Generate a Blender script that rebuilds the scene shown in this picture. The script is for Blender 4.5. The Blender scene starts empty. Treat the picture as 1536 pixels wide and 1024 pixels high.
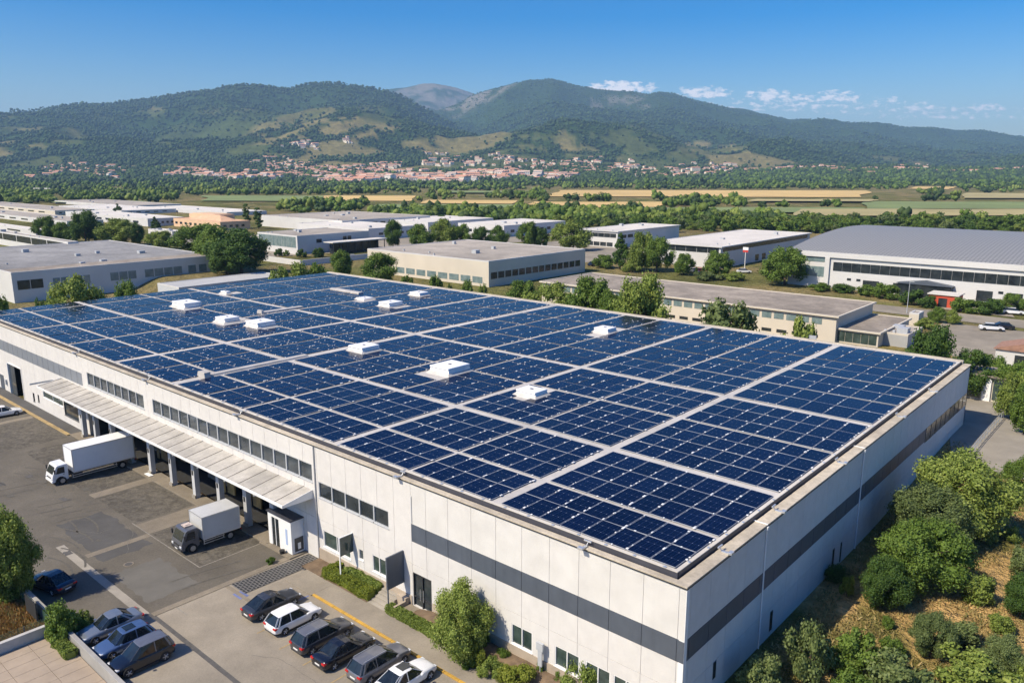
import bpy, bmesh, math, random
import numpy as np
from mathutils import Vector, Matrix
R = math.radians
SC = bpy.context.scene
COL = SC.collection
rng = np.random.RandomState(7)
random.seed(7)

# ------------------------------------------------------------------ frame
# world: x runs along the long front wall (the near corner is x=0, the wall goes to -131), y runs into depth, z up
FPX = 1183.0
TH = math.atan(259 / 1183.0)
ct, st = math.cos(TH), math.sin(TH)
HC = 34.0
CAMX, CAMY = 19.46, -37.25
XA = np.array([.7514, -.6599]); XA /= np.linalg.norm(XA)   # world x in camera-ground axes (right, forward)
YB = np.array([.6597, .7515]); YB /= np.linalg.norm(YB)

def cam2w(X, Y):
    return CAMX + X * XA[0] + Y * XA[1], CAMY + X * YB[0] + Y * YB[1]
def w2cam(x, y):
    dx, dy = x - CAMX, y - CAMY
    return dx * XA[0] + dy * YB[0], dx * XA[1] + dy * YB[1]
def ray(px, py):
    u = (px - 768) / FPX; v = (py - 512) / FPX
    return u, ct - st * v, -(st + ct * v)
def P(px, py, z):
    """point of the horizontal plane z seen at a photo position -> world x, y"""
    X, Y, Z = ray(px, py); t = (z - HC) / Z
    return cam2w(X * t, Y * t)
def proj(x, y, z):
    X, Y = w2cam(x, y); q = z - HC
    f = ct * Y - st * q
    return 768 + FPX * X / f, 512 - FPX * (st * Y + ct * q) / f

# ------------------------------------------------------------------ noise
def _h(ix, iy, s):
    n = (ix.astype(np.int64) * 374761393 + iy.astype(np.int64) * 668265263 + s * 1442695041) & 0x7fffffff
    n = ((n ^ (n >> 13)) * 1274126177) & 0x7fffffff
    return ((n ^ (n >> 16)) & 0xffff) / 65535.0
def vnoise(x, y, s=0):
    x = np.asarray(x, float); y = np.asarray(y, float)
    ix, iy = np.floor(x), np.floor(y); fx, fy = x - ix, y - iy
    fx = fx * fx * (3 - 2 * fx); fy = fy * fy * (3 - 2 * fy)
    a = _h(ix, iy, s); b = _h(ix + 1, iy, s); c = _h(ix, iy + 1, s); d = _h(ix + 1, iy + 1, s)
    return (a * (1 - fx) + b * fx) * (1 - fy) + (c * (1 - fx) + d * fx) * fy
def fbm(x, y, o=4, s=0):
    v = 0; a = .5; f = 1; t = 0
    for k in range(o):
        v = v + a * vnoise(x * f, y * f, s + k * 17); t += a; a *= .5; f *= 2.03
    return v / t
def ss(a, b, x):
    t = np.clip((np.asarray(x, float) - a) / (b - a), 0, 1); return t * t * (3 - 2 * t)

# ------------------------------------------------------------------ terrain
RK = [1900, 3000, 4000, 5200, 6000, 7000, 8300, 10000, 12500]
YK = {
 1900: None,
 3000: [(0, 238), (300, 236), (560, 233), (760, 236), (900, 244), (1100, 251), (1536, 254)],
 4000: [(0, 205), (150, 203), (300, 196), (420, 182), (500, 172), (560, 173), (620, 186), (680, 212), (720, 220), (800, 205), (860, 198), (940, 200), (1050, 218), (1200, 236), (1536, 249)],
 5200: [(-200, 178), (0, 169), (64, 164), (99, 160), (129, 157), (163, 159), (198, 154), (237, 149), (277, 143), (317, 139), (366, 132), (396, 132), (425, 136), (445, 135), (465, 127), (485, 124), (515, 126), (544, 131), (584, 135), (618, 149), (648, 167), (690, 190), (712, 204), (760, 195), (800, 178), (900, 172), (1000, 186), (1100, 205), (1300, 228), (1536, 240)],
 6000: [(0, 190), (300, 175), (560, 165), (620, 180), (680, 205), (712, 200), (760, 165), (826, 150), (937, 158), (1083, 180), (1200, 200), (1350, 214), (1536, 226)],
 7000: [(0, 200), (560, 175), (640, 172), (690, 156), (712, 142), (732, 136), (752, 131), (775, 127), (790, 123), (808, 122), (826, 120), (841, 122.5), (866, 130), (901, 136), (937, 140), (967, 142), (987, 138), (1008, 140), (1043, 151), (1083, 160), (1134, 171), (1179, 179), (1205, 176.5), (1235, 181), (1265, 185), (1306, 184), (1351, 192), (1392, 192), (1432, 196), (1467, 195), (1503, 202), (1536, 208), (1700, 224)],
 8300: [(0, 205), (500, 190), (600, 175), (680, 175), (800, 170), (1000, 180), (1536, 225)],
 10000: [(0, 210), (480, 180), (560, 142), (581, 134), (600, 130), (613, 129), (640, 125.5), (653, 125), (670, 127), (688, 131), (715, 141), (740, 160), (900, 200), (1536, 240)],
 12500: [(0, 225), (1536, 245)],
}
AMP = {1900: 0, 3000: 10, 4000: 60, 5200: 8, 6000: 70, 7000: 8, 8300: 60, 10000: 10, 12500: 30}
def elev_tan(y):
    v = (np.asarray(y, float) - 512) / FPX
    return -(st + ct * v) / (ct - st * v)
def terrain(x, y):
    x = np.asarray(x, float); y = np.asarray(y, float)
    X, Y = w2cam(x, y)
    r = np.hypot(X, Y)
    q = 768 + 1211 * X / np.maximum(Y, r * .2)
    q = np.clip(q, -700, 2300)
    back = ss(57, 68, y) * 3.1
    right = ss(-3.5, -.6, x) * (1.55 + 1.6 * ss(32, 66, y))
    g = np.maximum(back, right) * (1 - ss(700, 1500, r))
    Yq = np.maximum(r * .6, Y)
    prev_r, prev_z, prev_a = 1900., np.zeros_like(r), 0.
    h = np.zeros_like(r)
    rr = np.maximum(Y, r * .55)
    n1 = fbm(x / 700 + 9, y / 700, 5, 3); rid = 1 - np.abs(2 * fbm(x / 900 + 3, y / 900 + 5, 4, 11) - 1) * 2
    for k in RK[1:]:
        t = YK[k]
        yy = np.interp(q, [a for a, b in t], [b for a, b in t])
        zk = HC + k * elev_tan(yy)
        m = (rr >= prev_r) & (rr < k)
        f = (rr - prev_r) / (k - prev_r)
        if k == 3000: f = f ** 1.5
        z = prev_z * (1 - f) + zk * f
        amp = prev_a * (1 - f) + AMP[k] * f + 4 * f * (1 - f) * (8 if k == 3000 else 52)
        z = z + amp * ((n1 - .5) * 1.6 + (rid - .45) * 1.1)
        h = np.where(m, z, h)
        prev_r, prev_z, prev_a = k, zk, AMP[k]
    h = np.where(rr >= RK[-1], prev_z * .8, h)
    return np.where(rr > 1900, np.maximum(h, -2), g)
def T1(x, y): return float(terrain(np.array([x]), np.array([y]))[0])
def cast(px, py):
    """photo positions -> points of the terrain (vectorised march)"""
    px = np.atleast_1d(np.asarray(px, float)); py = np.atleast_1d(np.asarray(py, float))
    u = (px - 768) / FPX; v = (py - 512) / FPX
    dx, dy, dz = u, ct - st * v, -(st + ct * v)
    ox = np.zeros_like(px); oy = np.zeros_like(px); done = np.zeros(len(px), bool)
    Y = 30.0
    while Y < 12000 and not done.all():
        t = Y / dy
        x, y = cam2w(dx * t, dy * t)
        z = HC + dz * t
        hit = (~done) & (z <= terrain(x, y))
        ox[hit] = x[hit]; oy[hit] = y[hit]; done |= hit
        Y *= 1.006 if Y > 300 else 1.004
    return ox, oy, done
def G(px, py):
    """single photo point on the terrain"""
    z = 3.1
    for _ in range(12):
        x, y = P(px, py, z); z = z * .3 + T1(x, y) * .7
    return x, y, T1(x, y)

# ------------------------------------------------------------------ materials
MATS = {}
def nodes(name):
    m = bpy.data.materials.new(name); m.use_nodes = True
    nt = m.node_tree
    for n in list(nt.nodes): nt.nodes.remove(n)
    out = nt.nodes.new('ShaderNodeOutputMaterial'); b = nt.nodes.new('ShaderNodeBsdfPrincipled')
    nt.links.new(b.outputs[0], out.inputs[0])
    return m, nt, b, out
def N(nt, t, **kw):
    n = nt.nodes.new(t)
    for k, v in kw.items():
        if k.startswith('_'): setattr(n, k[1:], v)
        else: n.inputs[k.replace('__', ' ')].default_value = v
    return n
def ramp(nt, fac, stops):
    r = nt.nodes.new('ShaderNodeValToRGB'); e = r.color_ramp.elements
    while len(e) < len(stops): e.new(.5)
    for i, (p, c) in enumerate(stops):
        e[i].position = p; e[i].color = (*c, 1) if len(c) == 3 else c
    nt.links.new(fac, r.inputs[0]); return r
def streaks(nt, src, amt):
    L = nt.links.new; tc = nt.nodes.new('ShaderNodeTexCoord'); mp = nt.nodes.new('ShaderNodeMapping'); mp.inputs['Scale'].default_value = (2.2, 2.2, .10); L(tc.outputs['Object'], mp.inputs['Vector'])
    n = N(nt, 'ShaderNodeTexNoise', Scale=1.0, Detail=6.0, Roughness=.75); L(mp.outputs[0], n.inputs['Vector'])
    r = ramp(nt, n.outputs[0], [(.30, (1 - amt, 1 - amt, 1 - amt * .9)), (.52, (1, 1, 1))])
    mx = nt.nodes.new('ShaderNodeMixRGB'); mx.blend_type = 'MULTIPLY'; mx.inputs[0].default_value = 1; L(src, mx.inputs[1]); L(r.outputs[0], mx.inputs[2]); return mx.outputs[0]
def mat(name, col, rough=.7, var=.12, scale=1.0, metal=0, bump=0, bscale=20, spec=.5, col2=None, stain=0, coat=0, detail=4, sharp=False, grain=0, gscale=9, streak=0):
    """base colour broken up by two noise scales, optional large stains and bump"""
    if name in MATS: return MATS[name]
    m, nt, b, out = nodes(name); L = nt.links.new
    tc = nt.nodes.new('ShaderNodeTexCoord')
    n1 = N(nt, 'ShaderNodeTexNoise', Scale=scale, Detail=float(detail), Roughness=.65); L(tc.outputs['Object'], n1.inputs['Vector'])
    c2 = col2 or tuple(min(1, c * (1 + var)) for c in col); c1 = col if col2 else tuple(c * (1 - var) for c in col)
    r = ramp(nt, n1.outputs[0], [(.47, c1), (.53, c2)] if sharp else [(.32, c1), (.68, c2)])
    src = r.outputs[0]
    if stain:
        n2 = N(nt, 'ShaderNodeTexNoise', Scale=scale * .17, Detail=5.0, Roughness=.7); L(tc.outputs['Object'], n2.inputs['Vector'])
        r2 = ramp(nt, n2.outputs[0], [(.35, (1 - stain,) * 3), (.6, (1, 1, 1))])
        mx = nt.nodes.new('ShaderNodeMixRGB'); mx.blend_type = 'MULTIPLY'; mx.inputs[0].default_value = 1
        L(src, mx.inputs[1]); L(r2.outputs[0], mx.inputs[2]); src = mx.outputs[0]
    if grain:
        n4 = N(nt, 'ShaderNodeTexNoise', Scale=gscale, Detail=6.0, Roughness=.8); L(tc.outputs['Object'], n4.inputs['Vector'])
        r4 = ramp(nt, n4.outputs[0], [(.3, (1 - grain,) * 3), (.7, (1 + grain,) * 3)])
        mx = nt.nodes.new('ShaderNodeMixRGB'); mx.blend_type = 'MULTIPLY'; mx.inputs[0].default_value = 1
        L(src, mx.inputs[1]); L(r4.outputs[0], mx.inputs[2]); src = mx.outputs[0]
    if streak: src = streaks(nt, src, streak)
    L(src, b.inputs['Base Color'])
    b.inputs['Roughness'].default_value = rough; b.inputs['Metallic'].default_value = metal
    b.inputs['Specular IOR Level'].default_value = spec
    if coat: b.inputs['Coat Weight'].default_value = coat; b.inputs['Coat Roughness'].default_value = .05
    if bump:
        n3 = N(nt, 'ShaderNodeTexNoise', Scale=bscale, Detail=3.0); L(tc.outputs['Object'], n3.inputs['Vector'])
        bp = N(nt, 'ShaderNodeBump', Strength=bump, Distance=.05); L(n3.outputs[0], bp.inputs['Height']); L(bp.outputs[0], b.inputs['Normal'])
    MATS[name] = m; return m
def leafmat(name, c1, c2, c3=None):
    if name in MATS: return MATS[name]
    m, nt, b, out = nodes(name); L = nt.links.new
    g = nt.nodes.new('ShaderNodeNewGeometry'); tc = nt.nodes.new('ShaderNodeTexCoord')
    n1 = N(nt, 'ShaderNodeTexNoise', Scale=.9, Detail=2.0); L(tc.outputs['Object'], n1.inputs['Vector'])
    ad = nt.nodes.new('ShaderNodeMath'); ad.operation = 'MULTIPLY_ADD'; ad.inputs[1].default_value = .55
    L(g.outputs['Random Per Island'], ad.inputs[0])
    oi = nt.nodes.new('ShaderNodeObjectInfo'); ml0 = nt.nodes.new('ShaderNodeMath'); ml0.operation = 'MULTIPLY_ADD'; ml0.inputs[1].default_value = .35; L(oi.outputs['Random'], ml0.inputs[0]); L(n1.outputs[0], ml0.inputs[2])
    ml = nt.nodes.new('ShaderNodeMath'); ml.operation = 'MULTIPLY'; ml.inputs[1].default_value = .45; L(ml0.outputs[0], ml.inputs[0])
    L(ml.outputs[0], ad.inputs[2])
    r = ramp(nt, ad.outputs[0], [(.15, c1), (.55, c2), (.9, c3 or tuple(c * 1.35 for c in c2))])
    L(r.outputs[0], b.inputs['Base Color']); b.inputs['Roughness'].default_value = .62; b.inputs['Specular IOR Level'].default_value = .25
    tr = nt.nodes.new('ShaderNodeBsdfTranslucent'); L(r.outputs[0], tr.inputs[0])
    mx = nt.nodes.new('ShaderNodeMixShader'); mx.inputs[0].default_value = .3
    L(b.outputs[0], mx.inputs[1]); L(tr.outputs[0], mx.inputs[2]); L(mx.outputs[0], out.inputs[0])
    MATS[name] = m; return m
def glassmat(name, c1, c2, rough=.06, scale=.4):
    if name in MATS: return MATS[name]
    m = mat(name, c1, rough=rough, col2=c2, scale=scale, spec=.6); return m

M_wall = mat('pale_concrete', (.635, .62, .595), .8, .04, 1.3, bump=.25, bscale=9, stain=.07, streak=.03)
M_coping = mat('coping_concrete', (.54, .475, .375), .85, .14, .8, stain=.3, bump=.2, grain=.2, gscale=3)
M_band = mat('grey_band', (.085, .102, .13), .5, .08, .8, stain=.15, streak=.15)
M_fascia = mat('dark_fascia', (.05, .052, .068), .5, .12, .6)
M_deck = mat('roof_membrane', (.52, .495, .465), .75, .10, .6, stain=.2)
M_white = mat('white_paint', (.80, .80, .79), .5, .04, 1, stain=.06)
M_whitemetal = mat('white_metal', (.82, .82, .82), .4, .03, 1)
M_alu = mat('aluminium', (.62, .64, .66), .35, .05, 2, metal=.6)
M_mull = mat('mullion_grey', (.42, .44, .46), .5, .05, 2)
M_darkmull = mat('dark_mullion', (.035, .038, .042), .4, .1, 2)
M_glass = glassmat('window_glass', (.012, .018, .022), (.045, .055, .06))
M_glassw = glassmat('wide_window_glass', (.02, .028, .035), (.075, .09, .10), .08, .35)
M_glassg = glassmat('green_glass', (.022, .038, .034), (.07, .10, .09), .08, .8)
M_glassb = glassmat('bronze_glass', (.10, .07, .045), (.24, .19, .13), .12, .5)
M_canopy = mat('canopy_sheet', (.46, .435, .39), .7, .12, .9, stain=.35, grain=.1, gscale=4)
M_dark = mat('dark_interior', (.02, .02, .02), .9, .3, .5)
M_plinth = mat('beige_plinth', (.42, .35, .27), .85, .1, .7, stain=.2)
M_asph = mat('yard_asphalt', (.130, .115, .091), .92, .16, .25, bump=.3, bscale=6, stain=.32, detail=8, grain=.22, gscale=5)
M_asph2 = mat('rough_asphalt', (.108, .096, .076), .95, .42, 1.1, bump=.7, bscale=3, stain=.25, detail=10, grain=.45, gscale=3.5)
M_conc = mat('yard_concrete', (.30, .262, .205), .9, .13, .35, bump=.2, stain=.28, detail=8, grain=.14, gscale=6)
M_conc2 = mat('strip_concrete', (.235, .20, .15), .9, .14, .6, bump=.2, stain=.25, detail=8, grain=.2)
M_kerbstone = mat('kerb_concrete', (.33, .30, .25), .85, .12, .8, stain=.2)
M_yellow = mat('yellow_paint', (.52, .31, .05), .7, .18, 2.0, stain=.3)
M_yelpale = mat('faded_yellow_paint', (.40, .29, .13), .8, .2, 2.0, stain=.3)
M_blueline = mat('blue_paint', (.14, .17, .33), .7, .2, 2.0)
M_whiteline = mat('white_line_paint', (.23, .21, .175), .8, .25, 3.0)
M_tar = mat('tar_seam', (.09, .085, .08), .9, .2, 2)
M_pave = mat('terrace_paving', (.36, .29, .22), .85, .08, .8, stain=.12)
M_bark = mat('bark', (.09, .065, .045), .9, .3, 3, bump=.5)
M_soil = mat('planting_soil', (.15, .105, .065), .95, .35, 1.2, bump=.6, bscale=6)
M_tyre = mat('tyre_rubber', (.018, .018, .018), .85, .2, 5)
M_rim = mat('wheel_rim', (.45, .46, .48), .35, .1, 5, metal=.7)
M_chassis = mat('chassis_black', (.03, .03, .032), .6, .2, 4)
M_plate = mat('plate_white', (.7, .7, .68), .5, .04, 5)
M_red = mat('tail_light_red', (.45, .015, .012), .25, .15, 5)
M_head = mat('headlight_clear', (.6, .62, .65), .12, .1, 5)
M_rooftile = mat('terracotta', (.42, .17, .09), .85, .25, 2.0)
M_orangewall = mat('orange_render', (.66, .45, .29), .8, .08, .3)
M_bgwall = mat('far_white_wall', (.60, .595, .58), .75, .05, .1, stain=.06)
M_bgwall2 = mat('far_grey_wall', (.48, .50, .52), .75, .05, .1)
M_bgwall3 = mat('far_cream_wall', (.62, .56, .46), .8, .06, .1, stain=.08)
M_bgroof = mat('far_gravel_roof', (.40, .355, .30), .9, .18, .12, stain=.32, bump=.3, bscale=2, grain=.18, gscale=.9)
M_bgroof2 = mat('far_white_roof', (.66, .62, .56), .85, .10, .1, stain=.15)
M_bgroof3 = mat('far_brown_roof', (.31, .265, .215), .9, .25, .2, stain=.35, bump=.4, bscale=1, grain=.25, gscale=1.2)
M_bgdark = glassmat('far_dark_glass', (.012, .016, .02), (.04, .05, .055), .15, .6)
M_bgteal = glassmat('far_teal_glass', (.10, .16, .17), (.22, .28, .28), .15, .6)

# fluted wall: fine vertical/diagonal texture of the upper panels
m_, nt_, b_, o_ = nodes('fluted_concrete')
tc_ = nt_.nodes.new('ShaderNodeTexCoord')
w_ = N(nt_, 'ShaderNodeTexVoronoi', Scale=15.0, Randomness=.8); nt_.links.new(tc_.outputs['Object'], w_.inputs['Vector'])
bp_ = N(nt_, 'ShaderNodeBump', Strength=.3, Distance=.02); nt_.links.new(w_.outputs['Distance'], bp_.inputs['Height'])
nn_ = N(nt_, 'ShaderNodeTexNoise', Scale=.5, Detail=5.0); nt_.links.new(tc_.outputs['Object'], nn_.inputs['Vector'])
r_ = ramp(nt_, nn_.outputs[0], [(.35, (.58, .57, .545)), (.65, (.66, .65, .625))])
nt_.links.new(streaks(nt_, r_.outputs[0], .03), b_.inputs['Base Color']); nt_.links.new(bp_.outputs[0], b_.inputs['Normal']); b_.inputs['Roughness'].default_value = .8
M_flute = m_

# solar cells: navy glass, fine lighter grid and small silver pads (UV in metres of the module)
def solar_mat():
    m, nt, b, out = nodes('solar_cells'); L = nt.links.new
    uv = nt.nodes.new('ShaderNodeUVMap'); sx = nt.nodes.new('ShaderNodeSeparateXYZ'); L(uv.outputs[0], sx.inputs[0])
    def M(op, a, bb=None, c=None):
        n = nt.nodes.new('ShaderNodeMath'); n.operation = op
        for i, v in enumerate((a, bb, c)):
            if v is None: continue
            if isinstance(v, (int, float)): n.inputs[i].default_value = v
            else: L(v, n.inputs[i])
        return n.outputs[0]
    def dist(v, per):   # distance to the nearest grid line, metres
        f = M('FRACT', M('DIVIDE', v, per)); return M('MULTIPLY', M('MINIMUM', f, M('SUBTRACT', 1.0, f)), per)
    U, V = sx.outputs[0], sx.outputs[1]
    du, dv = dist(U, .44), dist(V, .88)
    du2 = dist(U, .22)
    line = M('MAXIMUM', M('LESS_THAN', du, .013), M('LESS_THAN', dv, .02))
    fine = M('LESS_THAN', du2, .008)
    pad = M('LESS_THAN', M('ADD', du, dv), .04)
    g = nt.nodes.new('ShaderNodeNewGeometry')
    oi = nt.nodes.new('ShaderNodeObjectInfo')
    tc = nt.nodes.new('ShaderNodeTexCoord')
    n1 = N(nt, 'ShaderNodeTexNoise', Scale=3.0, Detail=3.0); L(tc.outputs['UV'], n1.inputs['Vector'])
    rnd = M('ADD', M('MULTIPLY', M('ADD', g.outputs['Random Per Island'], oi.outputs['Random']), .3), M('MULTIPLY', n1.outputs[0], .35))
    base = ramp(nt, rnd, [(.1, (.0009, .003, .015)), (.7, (.0022, .0064, .033))])
    c = base.outputs[0]
    for fac, col in ((M('MULTIPLY', fine, .10), (.04, .07, .16)), (M('MULTIPLY', line, .13), (.08, .12, .24)), (M('MULTIPLY', pad, .45), (.4, .45, .55))):
        mx = nt.nodes.new('ShaderNodeMixRGB'); L(fac, mx.inputs[0]); L(c, mx.inputs[1]); mx.inputs[2].default_value = (*col, 1); c = mx.outputs[0]
    L(c, b.inputs['Base Color']); b.inputs['Roughness'].default_value = .16; b.inputs['IOR'].default_value = 1.45
    b.inputs['Specular IOR Level'].default_value = .14
    bp = N(nt, 'ShaderNodeBump', Strength=.06, Distance=.02)
    n2 = N(nt, 'ShaderNodeTexNoise', Scale=1.4, Detail=1.0); L(tc.outputs['UV'], n2.inputs['Vector']); L(n2.outputs[0], bp.inputs['Height'])
    L(bp.outputs[0], b.inputs['Normal'])
    return m
M_solar = solar_mat()
M_pvframe = mat('module_frame', (.42, .44, .48), .4, .06, 3, metal=.2)

# ------------------------------------------------------------------ mesh helpers
def props(o, label=None, cat=None, group=None, kind=None):
    if label: o['label'] = label
    if cat: o['category'] = cat
    if group: o['group'] = group
    if kind: o['kind'] = kind
    return o
def empty(name, loc=(0, 0, 0), rz=0, label=None, cat=None, group=None):
    o = bpy.data.objects.new(name, None); COL.objects.link(o); o.location = loc; o.rotation_euler = (0, 0, rz)
    o.empty_display_size = .5
    return props(o, label, cat, group)
class MB:
    def __init__(s): s.v = []; s.f = []; s.m = []
    def add(s, vs, fs, mi=0):
        k = len(s.v); s.v += [tuple(p) for p in vs]; s.f += [tuple(i + k for i in f) for f in fs]; s.m += [mi] * len(fs); return s
    def box(s, x0, x1, y0, y1, z0, z1, mi=0, taper=0, ty=None):
        if x0 > x1: x0, x1 = x1, x0
        if y0 > y1: y0, y1 = y1, y0
        t = taper; u = taper if ty is None else ty
        vs = [(x0, y0, z0), (x1, y0, z0), (x1, y1, z0), (x0, y1, z0), (x0 + t, y0 + u, z1), (x1 - t, y0 + u, z1), (x1 - t, y1 - u, z1), (x0 + t, y1 - u, z1)]
        return s.add(vs, [(0, 3, 2, 1), (4, 5, 6, 7), (0, 1, 5, 4), (1, 2, 6, 5), (2, 3, 7, 6), (3, 0, 4, 7)], mi)
    def prism(s, pts, axis, a, b, mi=0, inset=0):
        """closed outline extruded along an axis; pts are the other two coordinates in order"""
        n = len(pts)
        def mk(p, t):
            if axis == 'x': return (t, p[0], p[1])
            if axis == 'y': return (p[0], t, p[1])
            return (p[0], p[1], t)
        vs = [mk(p, a) for p in pts] + [mk(p, b) for p in pts]
        fs = [tuple(range(n))[::-1], tuple(range(n, 2 * n))] + [(i, (i + 1) % n, n + (i + 1) % n, n + i) for i in range(n)]
        return s.add(vs, fs, mi)
    def tube(s, p0, p1, r0, r1=None, n=8, mi=0, cap=True):
        r1 = r0 if r1 is None else r1
        p0, p1 = Vector(p0), Vector(p1); d = (p1 - p0)
        if d.length < 1e-6: return s
        d.normalize(); a = d.orthogonal().normalized(); b = d.cross(a)
        vs = []
        for p, r in ((p0, r0), (p1, r1)):
            for i in range(n):
                t = 2 * math.pi * i / n; vs.append(p + a * math.cos(t) * r + b * math.sin(t) * r)
        fs = [(i, (i + 1) % n, n + (i + 1) % n, n + i) for i in range(n)]
        if cap: fs += [tuple(range(n))[::-1], tuple(range(n, 2 * n))]
        return s.add(vs, fs, mi)
    def build(s, name, mats, parent=None, loc=None, rz=0, smooth=False, bevel=0, seg=2, recalc=True):
        me = bpy.data.meshes.new(name); me.from_pydata(s.v, [], s.f)
        mats = mats if isinstance(mats, (list, tuple)) else [mats]
        for m in mats: me.materials.append(m)
        me.polygons.foreach_set('material_index', s.m)
        if recalc:
            bm = bmesh.new(); bm.from_mesh(me); bmesh.ops.recalc_face_normals(bm, faces=bm.faces); bm.to_mesh(me); bm.free()
        if smooth: me.polygons.foreach_set('use_smooth', [True] * len(me.polygons))
        o = bpy.data.objects.new(name, me); COL.objects.link(o)
        if parent: o.parent = parent
        if loc is not None: o.location = loc
        o.rotation_euler = (0, 0, rz)
        if bevel:
            b = o.modifiers.new('bevel', 'BEVEL'); b.width = bevel; b.segments = seg; b.limit_method = 'ANGLE'; b.angle_limit = R(35)
        return o
def arrays(name, V, F, mats, parent=None, loc=None, mi=None, smooth=False):
    """fast mesh from numpy arrays (all faces the same size)"""
    me = bpy.data.meshes.new(name); V = np.asarray(V, np.float32); F = np.asarray(F, np.int32); k = F.shape[1]
    me.vertices.add(len(V)); me.vertices.foreach_set('co', V.ravel())
    me.loops.add(F.size); me.loops.foreach_set('vertex_index', F.ravel())
    me.polygons.add(len(F)); me.polygons.foreach_set('loop_start', np.arange(0, F.size, k, dtype=np.int32))
    me.polygons.foreach_set('loop_total', np.full(len(F), k, np.int32))
    for m in (mats if isinstance(mats, (list, tuple)) else [mats]): me.materials.append(m)
    if mi is not None: me.polygons.foreach_set('material_index', np.asarray(mi, np.int32))
    if smooth: me.polygons.foreach_set('use_smooth', np.ones(len(F), bool))
    me.update(calc_edges=True)
    o = bpy.data.objects.new(name, me); COL.objects.link(o)
    if parent: o.parent = parent
    if loc is not None: o.location = loc
    return o
def copy_tree(o, parent=None):
    c = o.copy(); COL.objects.link(c)
    if parent: c.parent = parent
    for ch in o.children: copy_tree(ch, c)
    return c
def drape(name, pts, m, n=(8, 8), dz=.03, jag=0, kind='structure', seed=0):
    """four-cornered sheet laid over the terrain, optionally with an uneven edge"""
    (x0, y0), (x1, y1), (x2, y2), (x3, y3) = pts
    a, b = n; u, v = np.meshgrid(np.linspace(0, 1, a + 1), np.linspace(0, 1, b + 1))
    X = (1 - v) * ((1 - u) * x0 + u * x1) + v * ((1 - u) * x3 + u * x2)
    Y = (1 - v) * ((1 - u) * y0 + u * y1) + v * ((1 - u) * y3 + u * y2)
    if jag:
        X = X + jag * (fbm(X / (jag * 6), Y / (jag * 6), 3, seed) - .5); Y = Y + jag * (fbm(X / (jag * 6) + 40, Y / (jag * 6), 3, seed + 1) - .5)
    Z = terrain(X.ravel(), Y.ravel()) + dz
    V = np.stack([X.ravel(), Y.ravel(), Z], 1)
    F = [(j * (a + 1) + i, j * (a + 1) + i + 1, (j + 1) * (a + 1) + i + 1, (j + 1) * (a + 1) + i) for j in range(b) for i in range(a)]
    o = arrays(name, V, F, m); return props(o, kind=kind)
def sheet(name, poly, m, z, kind='structure'):
    b = MB(); b.add([(x, y, z) for x, y in poly], [tuple(range(len(poly)))]); return props(b.build(name, m, recalc=False), kind=kind)

# ------------------------------------------------------------------ camera, sun, sky
cam = bpy.data.cameras.new('camera'); camo = bpy.data.objects.new('camera', cam); COL.objects.link(camo); SC.camera = camo
camo.location = (CAMX, CAMY, HC)
fx, fy = YB[0] * 0 + XA[1], YB[1]      # camera forward in world axes
camo.rotation_euler = (R(90) - TH, 0, math.atan2(-fx, fy))
cam.sensor_width = 36; cam.lens = FPX / 1536 * 36; cam.clip_start = .5; cam.clip_end = 40000
SUN_EL = R(47); sd = Vector((-.345, -.905, 0)).normalized()      # towards the sun
sun = bpy.data.lights.new('sun', 'SUN'); sun.energy = 4.8; sun.angle = R(.5); sun.color = (1, .885, .70)
suno = bpy.data.objects.new('sun', sun); COL.objects.link(suno); suno.location = (-60, -60, 120)
dirv = Vector((sd.x * math.cos(SUN_EL), sd.y * math.cos(SUN_EL), math.sin(SUN_EL)))
suno.rotation_euler = dirv.to_track_quat('Z', 'Y').to_euler()
W = bpy.data.worlds.new('World'); SC.world = W; W.use_nodes = True
nt = W.node_tree
for n in list(nt.nodes): nt.nodes.remove(n)
wo = nt.nodes.new('ShaderNodeOutputWorld'); bg = nt.nodes.new('ShaderNodeBackground'); nt.links.new(bg.outputs[0], wo.inputs[0])
sky = nt.nodes.new('ShaderNodeTexSky'); sky.sky_type = 'NISHITA'; sky.sun_disc = False
sky.sun_elevation = SUN_EL; sky.sun_rotation = math.atan2(sd.x, sd.y)
sky.altitude = 300; sky.air_density = 1.0; sky.dust_density = 1.3; sky.ozone_density = 2.2
bg.inputs[1].default_value = .112
# small fair-weather clouds low over the hills: noise on the sky's own directions (infinitely far)
tc = nt.nodes.new('ShaderNodeTexCoord'); sep = nt.nodes.new('ShaderNodeSeparateXYZ'); nt.links.new(tc.outputs['Generated'], sep.inputs[0])
def wm(op, a, b=None, c=None):
    n = nt.nodes.new('ShaderNodeMath'); n.operation = op
    for i, v in enumerate((a, b, c)):
        if v is None: continue
        if isinstance(v, (int, float)): n.inputs[i].default_value = v
        else: nt.links.new(v, n.inputs[i])
    return n.outputs[0]
cx, cy = math.cos(0), 0
hd = math.atan2(-fx, fy)
rt = (math.cos(hd), math.sin(hd)); fw_ = (-math.sin(hd), math.cos(hd))
lat = wm('ADD', wm('MULTIPLY', sep.outputs[0], rt[0]), wm('MULTIPLY', sep.outputs[1], rt[1]))
fwd = wm('MAXIMUM', wm('ADD', wm('MULTIPLY', sep.outputs[0], fw_[0]), wm('MULTIPLY', sep.outputs[1], fw_[1])), .05)
tq = wm('DIVIDE', lat, fwd)            # tan of the azimuth from the valley's axis
te = wm('DIVIDE', sep.outputs[2], fwd) # tan of the elevation
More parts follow.
